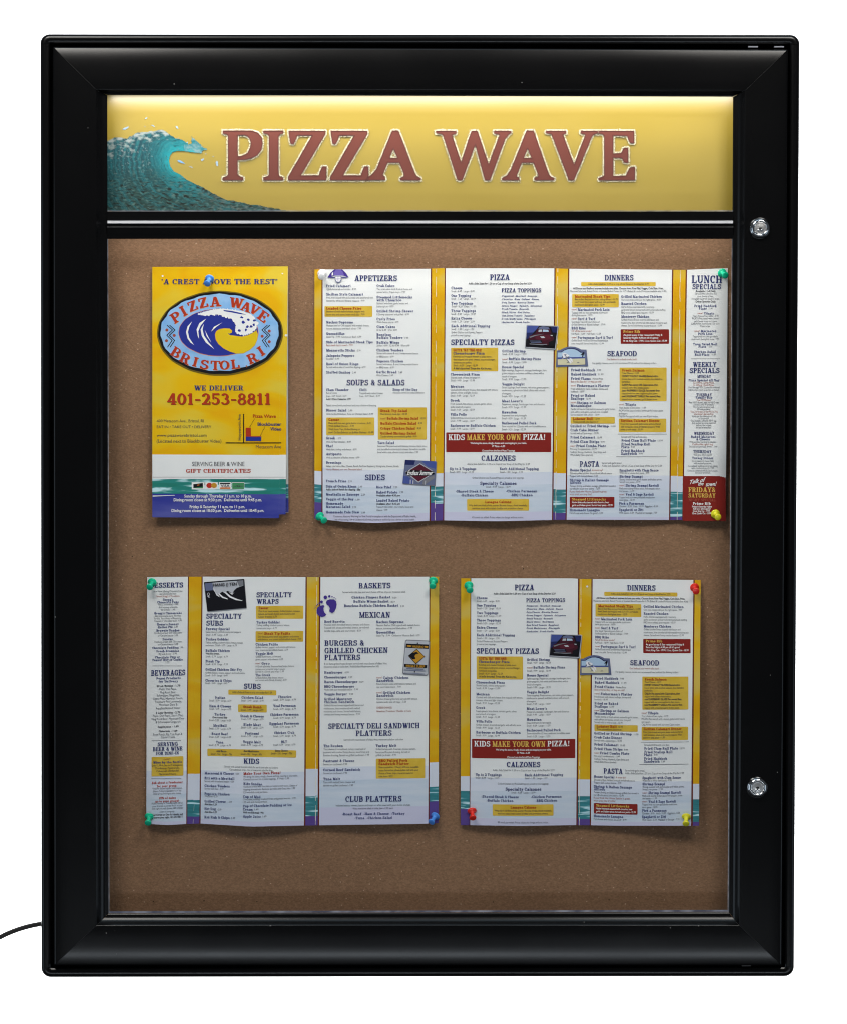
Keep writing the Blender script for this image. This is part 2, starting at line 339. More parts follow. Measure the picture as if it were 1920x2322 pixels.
GL['h'] = (lst(.09, 1) + arch(.39) + lst(.495, .42, 1, 0), .76)
GL['i'] = (lst(.10) + ring(.18, .87, .1, .1, 0, 360, .098, .098, 8), .36)
GL['j'] = (lst(.14, X, 0, 1, -.08) + ring(.10, -.06, .205, .2, 240, 360, .15, t, 6) + ring(.22, .87, .1, .1, 0, 360, .098, .098, 8), .36)
GL['k'] = (lst(.09, 1) + [para((.22, .26), (.46, X), .1), para((.47, 0), (.27, .42), .18), rect(.38, X - t, .64, X), rect(.42, 0, .72, t)], .72)
GL['l'] = (lst(.10, 1), .36)
GL['m'] = (lst(.09) + arch(.37, .25) + lst(.455, .42, 1, 0) + arch(.73, .25) + lst(.815, .42, 1, 0), 1.07)
GL['n'] = (lst(.09) + arch(.39) + lst(.495, .42, 1, 0), .76)
GL['o'] = (ring(.32, X / 2, .32, X / 2 + .01, 0, 360, W_, t, 16), .65)
GL['p'] = (lst(.09, X, 1, 1, -.3) + bowl(.40), .72)
GL['q'] = (bowl(.30) + lst(.42, X, 1, 0, -.3), .68)
GL['r'] = (lst(.09) + ring(.38, X - .22, .25, .23, 35, 160, .15, .12, 6), .58)
GL['s'] = (ring(.26, .48, .24, .19, 25, 270, .14, .10, 8) + ring(.26, .19, .26, .20, -155, 90, .14, .10, 8) + [rect(.42, .44, .5, .64), rect(0, .03, .08, .22)], .54)
GL['t'] = ([rect(.12, .12, .28, .88), rect(0, X - t, .44, X)] + ring(.33, .18, .21, .19, 180, 320, .16, .11, 6), .48)
GL['u'] = ([rect(.09, .25, .255, X), rect(0, X - t, .2, X), rect(.48, 0, .645, X), rect(.38, X - t, .6, X), rect(.5, 0, .74, t)] + ring(.36, .25, .27, .26, 180, 360, W_, .11, 8), .76)
GL['v'] = ([para((.24, 0), (.07, X), .17), para((.28, 0), (.5, X), .09), rect(0, X - t, .3, X), rect(.42, X - t, .68, X)], .66)
GL['w'] = ([para((.2, 0), (.07, X), .16), para((.26, 0), (.42, X), .09), para((.53, 0), (.37, X), .16), para((.58, 0), (.76, X), .09), rect(0, X - t, .29, X), rect(.68, X - t, .92, X)], .92)
GL['x'] = ([para((.42, 0), (.06, X), .18), para((.07, 0), (.44, X), .09), rect(0, X - t, .3, X), rect(.38, X - t, .62, X), rect(0, 0, .24, t), rect(.34, 0, .66, t)], .66)
GL['y'] = ([para((.24, 0), (.07, X), .17), para((.14, -.28), (.5, X), .09), rect(0, X - t, .3, X), rect(.42, X - t, .68, X), rect(.04, -.28, .22, -.18)], .66)
GL['z'] = ([rect(.03, X - t, .52, X), rect(.03, X - .22, .11, X), para((.02, t), (.34, X - t), .18), rect(.02, 0, .54, t), rect(.46, 0, .54, .22)], .57)

def union(polys):
    """one flat triangulation of overlapping polygons"""
    vs, fs = [], []
    for p in polys:
        a = sum(p[i][0] * p[(i + 1) % len(p)][1] - p[(i + 1) % len(p)][0] * p[i][1] for i in range(len(p)))
        q = p if a > 0 else p[::-1]
        fs.append(list(range(len(vs), len(vs) + len(q)))); vs += [Vector(v) for v in q]
    r = delaunay_2d_cdt(vs, [], fs, 0, 1e-5)
    return [tuple(v) for v in r[0]], [tuple(f) for f, o in zip(r[2], r[5]) if o]

CACHE = {}
_fonts = {}
def bfont(ch, bold):
    """Blender's built-in sans, one character, cap height scaled to 1"""
    if 'o' not in _fonts:
        cu = bpy.data.curves.new('type_sample', 'FONT'); cu.resolution_u = 2; cu.fill_mode = 'FRONT'
        _fonts['o'] = bpy.data.objects.new('type_sample', cu)
    ob = _fonts['o']; cu = ob.data
    cu.offset = 0.022 if bold else 0.0
    def grab(s):
        cu.body = s; me = bpy.data.meshes.new_from_object(ob); me.calc_loop_triangles()
        v = [(p.co.x, p.co.y) for p in me.vertices]; f = [tuple(tr_.vertices) for tr_ in me.loop_triangles]
        bpy.data.meshes.remove(me); return v, f
    if 'cap' not in _fonts:
        v, f = grab('H'); _fonts['cap'] = max(p[1] for p in v)
    def span(s):
        v, f = grab(s); return max(p[0] for p in v) - min(p[0] for p in v)
    k = 1 / _fonts['cap']
    v, f = grab(ch)
    adv = (span('I' + ch + 'I') - span('II')) * k if ('adv', ch) not in _fonts else _fonts[('adv', ch)]
    _fonts[('adv', ch)] = adv
    return [(p[0] * k, p[1] * k) for p in v], f, adv
def glyph(font, ch):
    key = (font, ch)
    if key in CACHE: return CACHE[key]
    if ch == ' ': g = ([], [], .36 if font in ('slab', 'head', 'fat') else .34)
    elif font in ('slab', 'head', 'fat') and ch in GL:
        k = {'slab': 0, 'head': .03, 'fat': .06}[font]
        ps = [list(p) for p in GL[ch][0]]
        if k: ps = ps + [[(x + k, y) for x, y in p] for p in ps] + [[(x, y + k * .55) for x, y in p] for p in ps]
        v, f = union(ps); g = (v, f, GL[ch][1] + k)
    elif font in ('slab', 'head', 'fat') and ch == 'ñ':
        v, f, a = glyph(font, 'n'); g = (v + [(.2, .76), (.55, .80), (.55, .90), (.2, .86)], f + [(len(v), len(v) + 1, len(v) + 2), (len(v), len(v) + 2, len(v) + 3)], a)
    else:
        v, f, a = bfont(ch, font != 'sans'); g = (v, f, a)
    CACHE[key] = g
    return g
def set_line(font, s, cap, track=0.0):
    """glyph outlines of a line at cap height 'cap'; returns verts, faces, width"""
    V, F, x = [], [], 0.0
    tr_ = track + (0.055 if font in ('slab', 'head', 'fat') else 0.0)
    for ch in s:
        v, f, a = glyph(font, ch); b = len(V)
        V += [(x + p[0], p[1]) for p in v]; F += [tuple(i + b for i in q) for q in f]
        x += a + tr_
    if not V: return [], [], 1
    x0 = min(p[0] for p in V); x1 = max(p[0] for p in V)
    return [((p[0] - x0) * cap, p[1] * cap) for p in V], F, (x1 - x0) * cap
# ------------------------------------------------------------------ setting
BZ = P(960, 2216, 0).z
V = [(-3, 1.05, -2.2), (3, 1.05, -2.2), (3, 1.05, 2.2), (-3, 1.05, 2.2)]
bd = mk('backdrop', V, [(0, 1, 2, 3)], 'backdrop_white'); bd['kind'] = 'structure'

# ------------------------------------------------------------------ display case
case = empty('display_case', (0, 0, BZ), 'black lit menu display case with locking glass door and gold header sign', 'display case')
OUT = [(91, 76), (1813, 77.5), (1800, 2215), (93.5, 2217)]          # TL TR BR BL, photo pixels
DOOR = [(120, 105), (1786, 111), (1772, 2190), (122.5, 2190)]
BEV = [(219, 203), (1688, 205), (1675, 2099), (219, 2099)]
OPEN = [(243.5, 214.5), (1661.5, 218.5), (1651.5, 2069), (246.5, 2072)]
C22 = 22.0
def corner_frame(i):
    """unit pixel directions from corner i along its two edges"""
    c = Vector(OUT[i]); a = (Vector(OUT[(i + 1) % 4]) - c).normalized(); b = (Vector(OUT[(i - 1) % 4]) - c).normalized()
    return c, a, b
PROF = [(0, .062), (0, .0105), (1.2, .0080), (3.5, .0066), (7, .0060), (20.5, .0060), (22, .0072), (22, .020)]
for i in range(4):
    c, a, b = corner_frame(i)
    n_ = 9; V = []; F = []
    for (d, y) in PROF:
        cc = c + (a + b) * C22; r = C22 - d
        for k in range(n_):
            th = math.pi / 2 * k / (n_ - 1)
            q = cc - b * r * math.cos(th) - a * r * math.sin(th)
            V.append(P(q.x, q.y, y))
    for j in range(len(PROF) - 1):
        for k in range(n_ - 1):
            F.append((j * n_ + k, j * n_ + k + 1, (j + 1) * n_ + k + 1, (j + 1) * n_ + k))
    o = outward(mk('corner_cap', V, F, 'black_satin', case))
    o.data.polygons.foreach_set('use_smooth', [True] * len(o.data.polygons))
    # straight rail to the next corner
    c2, a2, b2 = corner_frame((i + 1) % 4)
    V = []; F = []; gap = 0.0
    for (d, y) in PROF:
        y2 = y + (0.0004 if y < .05 else 0)
        p = c + a * (C22 + gap) + b * d; q = c2 + b2 * (C22 + gap) + a2 * d
        V += [P(p.x, p.y, y2), P(q.x, q.y, y2)]
    for j in range(len(PROF) - 1): F.append((2 * j, 2 * j + 1, 2 * j + 3, 2 * j + 2))
    outward(mk('body_rail', V, F, 'black_satin', case, smooth=True))
# floor of the groove between body and door
def loop(cs, y): return [P(x, y_, y) for x, y_ in cs]
def inset(cs, d):
    o = []
    for i, (x, y) in enumerate(cs):
        o.append((x + d * (1 if i in (0, 3) else -1), y + d * (1 if i in (0, 1) else -1)))
    return o
V = loop(inset(OUT, 18), .0195) + loop(inset(DOOR, 12), .0195) + loop(inset(DOOR, 12), .0210) + loop(inset(OUT, 18), .0210)
F = []
for i in range(4):
    j = (i + 1) % 4; F += [(i, j, 4 + j, 4 + i), (8 + i, 8 + j, 12 + j, 12 + i), (4 + i, 4 + j, 8 + j, 8 + i), (12 + i, 12 + j, j, i)]
outward(mk('door_seat', V, F, 'groove_black', case))
# case back and inner walls
V = loop(inset(OUT, 8), .060) + loop(inset(OUT, 8), .064); F = [(0, 1, 2, 3), (4, 5, 6, 7)] + [(i, (i + 1) % 4, 4 + (i + 1) % 4, 4 + i) for i in range(4)]
outward(mk('case_back', V, F, 'black_satin', case))
LIN = inset(OPEN, -13)
V = loop(LIN, .0095) + loop(LIN, .0400); V2 = []
F = [(i, (i + 1) % 4, 4 + (i + 1) % 4, 4 + i) for i in range(4)]
mk('inner_liner', V, F, 'groove_black', case)
# hinged door: four mitred rails
dp = [(0, .0125), (0, .0040), (.004, .0028), (.012, .0020), (.024, .00165), (.05, .00145), (.12, .00100), (.22, .00052), (.34, .00020), (.50, .00003), (.70, 0), (.97, 0), (.99, .0002), (1.01, .0008)]
def door_px(i, s):
    if s <= 1: return Vector(DOOR[i]).lerp(Vector(BEV[i]), s)
    return Vector(BEV[i]).lerp(Vector(OPEN[i]), s - 1)
dp2 = dp + [(1.30, .0042), (1.62, .0062), (1.80, .0066), (2.0, .0068), (2.0, .0092)]
for i in range(4):
    j = (i + 1) % 4; V = []; F = []
    for (s, y) in dp2:
        a = door_px(i, s); b = door_px(j, s); e = (b - a).normalized() * 0.62
        a = a + e; b = b - e
        V += [P(a.x, a.y, y), P(b.x, b.y, y)]
    for k in range(len(dp2) - 1): F.append((2 * k, 2 * k + 1, 2 * k + 3, 2 * k + 2))
    o = outward(mk('door_rail', V, F, 'black_satin', case, smooth=True))
# thin filler seen in the mitre joints
for i in range(4):
    V = []
    for sgm, y in ((.10, .00165), (.22, .0010), (.5, .00040), (.97, .00035), (1.25, .0042)):
        q = door_px(i, sgm); d = (Vector(BEV[i]) - Vector(DOOR[i])).normalized(); nrm = Vector((-d.y, d.x)) * 2.2
        V += [P(*(q + nrm), y), P(*(q - nrm), y)]
    mk('mitre_filler', V, [(2 * k, 2 * k + 1, 2 * k + 3, 2 * k + 2) for k in range(4)], 'mitre_grey', case)
# glazing sheet
g = loop(inset(OPEN, -7), .0078) + loop(inset(OPEN, -7), .0108)
F = [(3, 2, 1, 0), (4, 5, 6, 7)] + [(i, (i + 1) % 4, 4 + (i + 1) % 4, 4 + i) for i in range(4)]
outward(mk('glass_pane', g, F[:1], 'glazing', case))
# pale strips round the opening: glint on the glazing edge, painted in
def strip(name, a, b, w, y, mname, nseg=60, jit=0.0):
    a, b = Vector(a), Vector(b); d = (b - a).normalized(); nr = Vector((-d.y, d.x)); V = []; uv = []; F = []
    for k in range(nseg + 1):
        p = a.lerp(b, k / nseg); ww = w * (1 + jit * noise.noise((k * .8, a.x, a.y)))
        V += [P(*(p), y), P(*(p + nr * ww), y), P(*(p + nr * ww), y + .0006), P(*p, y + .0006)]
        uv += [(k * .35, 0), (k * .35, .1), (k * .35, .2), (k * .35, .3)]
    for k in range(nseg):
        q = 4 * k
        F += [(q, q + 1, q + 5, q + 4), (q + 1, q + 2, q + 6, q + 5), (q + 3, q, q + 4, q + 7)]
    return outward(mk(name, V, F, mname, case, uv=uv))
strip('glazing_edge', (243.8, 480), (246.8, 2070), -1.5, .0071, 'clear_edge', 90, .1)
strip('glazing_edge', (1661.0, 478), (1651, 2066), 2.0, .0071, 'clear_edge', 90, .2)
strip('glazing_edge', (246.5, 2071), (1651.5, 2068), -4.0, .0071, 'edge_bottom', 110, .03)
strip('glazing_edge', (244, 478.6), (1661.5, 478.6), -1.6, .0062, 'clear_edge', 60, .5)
# crossbar under the header: two black flats with a bright bead between them
def bar(name, prof, x0, x1, mname, parent):
    V = []; F = []
    for (py, y) in prof: V += [P(x0, py, y), P(x1, py, y)]
    m_ = len(prof)
    for k in range(m_ - 1): F.append((2 * k, 2 * k + 1, 2 * k + 3, 2 * k + 2))
    F += [tuple(2 * k for k in range(m_))[::-1], tuple(2 * k + 1 for k in range(m_))]
    return outward(mk(name, V, F, mname, parent))
cb = bar('crossbar', [(479, .016), (479, .0066), (498.5, .0064), (499.5, .0085), (507, .0085), (507.5, .0058), (513, .0056), (515, .0052), (517, .0056), (529, .0060), (531, .0064), (541, .0068), (541.5, .016)], 243.5, 1662, 'black_satin', case)
tb = bar('bright_bead', [(499.8, .0100), (499.8, .0046), (501.5, .0036), (505.8, .0034), (506.6, .0050), (506.6, .0100)], 244, 1661.5, 'bright_aluminium', cb)
# brown pin board
V = [P(235, 500, Y_BOARD), P(1670, 500, Y_BOARD), P(1660, 2085, Y_BOARD), P(238, 2085, Y_BOARD)]
V = [Vector(v) for v in V]; V += [v + Vector((0, .004, 0)) for v in V]
V2 = [P(225, 195, Y_BOARD), P(1680, 195, Y_BOARD), P(1668, 2090, Y_BOARD), P(232, 2090, Y_BOARD)]; V2 = V2 + [v + Vector((0, .004, 0)) for v in V2]
F = [(0, 1, 2, 3), (4, 5, 6, 7)] + [(i, (i + 1) % 4, 4 + (i + 1) % 4, 4 + i) for i in range(4)]
pb = outward(mk('pin_board', V2, F, 'brown_board', case))
for (px, py, r) in ((463, 2043.5, 1.6), (583, 2045.5, 1.4), (348, 2045, 1.3), (1118, 2046, 1.3), (1380, 2041, 1.4), (690, 1252, 1.2), (1186, 1290, 1.3), (300, 1262, 1.2)):
    V, F = [P(px + r * math.cos(k * .7), py + r * math.sin(k * .7), Y_BOARD - .0001) for k in range(9)], [tuple(range(9))]
    mk('pin_hole', V, F, 'groove_black', pb)
# locks on the right rail
def lathe(prof, n_=40):
    """profile (radius, height) about z; returns V, F"""
    V = []; F = []; m_ = len(prof)
    for i in range(n_):
        a = 2 * math.pi * i / n_
        for (r, h) in prof: V.append(Vector((r * math.cos(a), r * math.sin(a), h)))
    for i in range(n_):
        j = (i + 1) % n_
        for k in range(m_ - 1): F.append((i * m_ + k, j * m_ + k, j * m_ + k + 1, i * m_ + k + 1))
    return V, F
def put(V, origin, axis, roll=0):
    q = Vector(axis).normalized().to_track_quat('Z', 'Y').to_matrix() @ Matrix.Rotation(roll, 3, 'Z')
    return [Vector(origin) + q @ v for v in V]
mm = .001
for (px, py) in ((1722, 517), (1716, 1785)):
    o_ = P(px, py, 0.0005)
    V, F = lathe([(5.0 * mm, .0040), (5.5 * mm, .0047), (6.0 * mm, .0051), (6.6 * mm, .0050), (7.4 * mm, .0044), (8.2 * mm, .0034), (8.8 * mm, .0022), (9.2 * mm, .0008), (9.3 * mm, -.0005)])
    lk = outward(mk('lock', put(V, o_, (0, -1, 0)), F, 'chrome', case, smooth=True))
    V, F = lathe([(0, .0041), (3.4 * mm, .0041), (4.4 * mm, .0038), (5.0 * mm, .0041), (5.4 * mm, .0030)], 28)
    co = outward(mk('lock_core', put(V, o_, (0, -1, 0)), F, 'brushed_steel', lk, smooth=True))
    V, F = lathe([(0, .0003), (1.2 * mm, .0003), (1.5 * mm, .0)], 20)
    mk('keyhole', put(V, o_ + Vector((0, -.00412, -.6 * mm)), (0, -1, 0)), F, 'lock_dark', lk, smooth=True)
    for sx in (-1, 1):
        V, F = lathe([(0, .0012), (.5 * mm, .0010), (.9 * mm, .0006), (1.1 * mm, 0)], 16)
        mk('core_boss', put(V, o_ + Vector((sx * 1.35 * mm, -.0042, -1.7 * mm)), (0, -1, 0)), F, 'chrome', lk, smooth=True)
# hinge slots in the groove
for (px, py, w) in ((1707, 105, 22), (1766, 105, 22), (1692, 2190.5, 20)):
    V = [P(px - w / 2, py - 1.5, .004), P(px + w / 2, py - 1.5, .004), P(px + w / 2, py + 1.5, .004), P(px - w / 2, py + 1.5, .004)]
    V += [v + Vector((0, .004, 0)) for v in V]
    F = [(0, 1, 2, 3), (4, 5, 6, 7)] + [(i, (i + 1) % 4, 4 + (i + 1) % 4, 4 + i) for i in range(4)]
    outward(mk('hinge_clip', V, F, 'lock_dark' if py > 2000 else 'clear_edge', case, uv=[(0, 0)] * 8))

# ------------------------------------------------------------------ lit strip under the top rail, and one added behind the crossbar
def led(py, y, dx, power, aim_y, col):
    zt = P(960, py, y).z; xa = P(236, py, y).x; xb = P(1669, py, y).x; V = []
    for x, yy in ((xa, y - .004), (xb, y - .004), (xb, y + .004), (xa, y + .004)): V.append(Vector((x, yy, zt + .0010)))
    V += [v + Vector((0, 0, .0014)) for v in V]
    F = [(0, 1, 2, 3), (4, 5, 6, 7)] + [(i, (i + 1) % 4, 4 + (i + 1) % 4, 4 + i) for i in range(4)]
    outward(mk('light_strip', V, F, 'led_diffuser', case))
    area('light_strip_lamp', (0, y, zt + .0004), (0, aim_y, zt - .10), (xb - xa) - .002, .006, power, col)
led(209.5, .0130, 0, LED, .0200, (1.0, .96, .87))
led(528, .0150, 0, LED2, .0350, (1.0, .96, .90))  # added strip, unseen behind the crossbar, brightens the board and sheet tops
# ------------------------------------------------------------------ header sign
hx0, hx1, hy0, hy1 = 236, 1670, 206, 486
V = []; F = []; uv = []
nx, ny = 40, 10
for j in range(ny + 1):
    for i in range(nx + 1):
        px, py = hx0 + (hx1 - hx0) * i / nx, hy0 + (hy1 - hy0) * j / ny
        V.append(P(px, py, Y_HEAD + .00035 * noise.noise((px * .006, py * .012, 3)))); uv.append((px / 100, -py / 100))
for j in range(ny):
    for i in range(nx): a = j * (nx + 1) + i; F.append((a, a + nx + 1, a + nx + 2, a + 1))
hb = len(V)
hp = mk('header_panel', V, F, 'header_gold', case, uv=uv, smooth=True)
n, l, b = nodes(MATS['header_gold'])
tc = n.new('ShaderNodeTexCoord'); nz = n.new('ShaderNodeTexNoise'); nz.inputs['Scale'].default_value = 220; nz.inputs['Detail'].default_value = 3
bp = n.new('ShaderNodeBump'); bp.inputs['Strength'].default_value = .10; bp.inputs['Distance'].default_value = .0004
l.new(tc.outputs['Object'], nz.inputs['Vector']); l.new(nz.outputs['Fac'], bp.inputs['Height']); l.new(bp.outputs[0], b.inputs['Normal'])

def hz(ox, oy, f): return lambda p: (ox + p[0] / f, oy + p[1] / f)
A_ = hz(480, 260, 3.338); B_ = hz(960, 260, 3.338); C_ = hz(230, 200, 3.404)
def bowl_strip(o_, i_): return [[o_[k], o_[k + 1], i_[k + 1], i_[k]] for k in range(len(o_) - 1)]
LET = []
LET.append((A_, [[(128, 120), (195, 120), (195, 492), (128, 492)], [(88, 475), (118, 465), (128, 450), (195, 450), (210, 465), (238, 475), (238, 492), (88, 492)], [(88, 120), (195, 120), (195, 160), (128, 160), (118, 145), (88, 138)]]
            + bowl_strip([(190, 120), (300, 120), (350, 135), (378, 170), (385, 215), (375, 262), (345, 303), (300, 325), (250, 336), (190, 338)],
                         [(190, 150), (255, 150), (278, 162), (294, 185), (300, 212), (294, 250), (276, 286), (253, 303), (225, 312), (190, 316)])))
LET.append((A_, [[(438, 120), (505, 120), (505, 492), (438, 492)], [(395, 120), (540, 120), (540, 137), (515, 145), (505, 162), (438, 162), (428, 145), (395, 137)], [(395, 475), (428, 465), (438, 450), (505, 450), (515, 465), (540, 475), (540, 492), (395, 492)]]))
Z_ = [(585, 122), (860, 122), (860, 142), (672, 460), (812, 460), (838, 392), (868, 392), (866, 492), (582, 492), (582, 470), (765, 152), (648, 152), (636, 185), (620, 218), (600, 215)]
LET.append((A_, [Z_])); LET.append((A_, [[(x + 318, y) for x, y in Z_]]))
LET.append((A_, [[(1368, 120), (1400, 120), (1395, 200), (1292, 455), (1310, 470), (1312, 490), (1172, 492), (1172, 478), (1212, 455), (1250, 410)], [(1368, 120), (1412, 120), (1540, 450), (1555, 468), (1580, 478), (1580, 492), (1430, 492), (1430, 478), (1455, 465), (1460, 450), (1345, 175)], [(1325, 327), (1425, 327), (1430, 358), (1310, 358)]]))
LET.append((B_, [[(140, 125), (212, 150), (305, 430), (290, 492), (258, 492)], [(258, 492), (290, 492), (405, 180), (400, 122), (365, 122), (350, 160), (275, 390)], [(365, 122), (405, 122), (505, 420), (500, 492), (465, 492)], [(465, 492), (500, 492), (615, 180), (640, 150), (590, 148), (570, 165), (490, 385)], [(97, 122), (245, 122), (245, 138), (215, 150), (150, 150), (130, 140), (97, 136)], [(535, 122), (660, 122), (660, 136), (635, 145), (610, 180), (578, 165), (570, 145), (535, 138)]]))
LET.append((B_, [[(780, 120), (815, 120), (805, 200), (702, 455), (702, 468), (720, 475), (720, 492), (595, 492), (595, 478), (630, 460), (660, 415)], [(780, 120), (830, 120), (945, 450), (960, 468), (985, 478), (985, 492), (840, 492), (840, 478), (868, 465), (868, 450), (758, 178)], [(735, 327), (835, 327), (845, 358), (720, 358)]]))
LET.append((B_, [[(928, 122), (1075, 122), (1075, 138), (1050, 148), (985, 155), (960, 140), (928, 136)], [(965, 135), (1050, 146), (1145, 400), (1135, 492), (1100, 492)], [(1100, 492), (1135, 492), (1270, 165), (1225, 150), (1130, 400)], [(1190, 122), (1315, 122), (1315, 136), (1285, 145), (1262, 175), (1230, 165), (1222, 145), (1190, 138)]]))
LET.append((B_, [[(1368, 122), (1432, 122), (1432, 492), (1368, 492)], [(1325, 122), (1372, 122), (1372, 165), (1358, 145), (1325, 138)], [(1325, 478), (1358, 468), (1372, 450), (1372, 492), (1325, 492)], [(1425, 122), (1590, 122), (1590, 212), (1562, 210), (1540, 155), (1425, 152)], [(1425, 294), (1495, 290), (1515, 250), (1545, 250), (1545, 360), (1518, 358), (1500, 323), (1425, 320)], [(1425, 465), (1530, 462), (1560, 400), (1597, 395), (1595, 492), (1425, 492)]]))
def capsule(a, b, r, n_=5):
    a, b = Vector(a), Vector(b); d = b - a
    if d.length < 1e-6: return None
    th = math.atan2(d.y, d.x)
    return [tuple(a + Vector((math.cos(th + math.pi / 2 + math.pi * k / n_), math.sin(th + math.pi / 2 + math.pi * k / n_))) * r) for k in range(n_ + 1)] + \
           [tuple(b + Vector((math.cos(th - math.pi / 2 + math.pi * k / n_), math.sin(th - math.pi / 2 + math.pi * k / n_))) * r) for k in range(n_ + 1)]
def boundary(v, f):
    cnt = {}
    for t_ in f:
        for k in range(3):
            e = tuple(sorted((t_[k], t_[(k + 1) % 3]))); cnt[e] = cnt.get(e, 0) + 1
    return [(v[a], v[b]) for (a, b), c in cnt.items() if c == 1]
def hmesh(name, v, f, off, mname, parent=None, th=0):
    return mk(name, [P(p[0], p[1], Y_HEAD - off) for p in v], [tuple(q) for q in f], mname, parent or hp, uv=[(p[0] / 100, -p[1] / 100) for p in v])
for tf_, polys in LET:
    pp = [[tf_(p) for p in q] for q in polys]
    v, f = union(pp)
    edges = boundary(v, f)
    # rim of glitter: ragged band round the letter
    rim = [capsule(a, b, 4.3) for a, b in edges]; rim = [r for r in rim if r]
    for a, b in edges:
        L_ = (Vector(b) - Vector(a)).length
        for k in range(int(L_ * 0.75) + 1):
            q = Vector(a).lerp(Vector(b), random.random()) + Vector((random.uniform(-1, 1), random.uniform(-1, 1))) * 5.6
            s_ = random.uniform(.7, 1.5); an = random.uniform(0, 3)
            rim.append([(q.x + s_ * math.cos(an + k2 * 2.1), q.y + s_ * math.sin(an + k2 * 2.1)) for k2 in range(3)])
    gv, gf = union(rim)
    le = hmesh('sign_letter', v, f, .0011, 'header_letter')
    hmesh('glitter_rim', gv, gf, .0006, 'header_glitter', le)
    ev, ef = union([c for c in (capsule(a, b, 1.0, 3) for a, b in edges) if c])
    hmesh('letter_edge', ev, ef, .0013, 'header_edge', le)

# breaking wave printed at the left end
WAVE = [(40, 946), (40, 408), (100, 378), (150, 380), (200, 388), (260, 347), (330, 335), (400, 331), (470, 318), (520, 350), (570, 385), (640, 405), (672, 432), (700, 425), (693, 365), (712, 385), (730, 402), (768, 432), (790, 458), (820, 470), (790, 478), (775, 500), (740, 496),
        (690, 490), (640, 483), (590, 482), (552, 490), (530, 520), (522, 560), (532, 600), (562, 640), (612, 665), (660, 705), (720, 735), (790, 765), (845, 800), (900, 830), (960, 858), (1050, 876), (1150, 897), (1260, 912), (1340, 928), (1440, 946)]
CURL = [(740, 496), (690, 490), (640, 483), (590, 482), (552, 490), (530, 520), (522, 560), (532, 600), (562, 640), (612, 665), (660, 705), (720, 735), (790, 765), (845, 800), (900, 830), (960, 858), (1050, 876), (1150, 897), (1260, 912), (1440, 946)]
CREST = [(40, 408), (100, 378), (200, 388), (260, 347), (400, 331), (470, 318), (570, 385), (640, 405), (700, 425), (740, 430), (820, 470)]
def inside(p, poly):
    c = False; n_ = len(poly); j = n_ - 1
    for i in range(n_):
        if (poly[i][1] > p[1]) != (poly[j][1] > p[1]) and p[0] < (poly[j][0] - poly[i][0]) * (p[1] - poly[i][1]) / (poly[j][1] - poly[i][1]) + poly[i][0]: c = not c
        j = i
    return c
def pl_dist(p, line):
    best, s_, acc = 1e9, 0, 0
    for a, b in zip(line, line[1:]):
        ax, ay = a; dx, dy = b[0] - ax, b[1] - ay; L2 = dx * dx + dy * dy; L_ = math.sqrt(L2)
        k = max(0, min(1, ((p[0] - ax) * dx + (p[1] - ay) * dy) / L2))
        d = math.hypot(p[0] - ax - k * dx, p[1] - ay - k * dy)
        if d < best: best, s_ = d, acc + k * L_
        acc += L_
    return best, s_
def mix(a, b, k): k = max(0, min(1, k)); return tuple(x + (y - x) * k for x, y in zip(a, b))
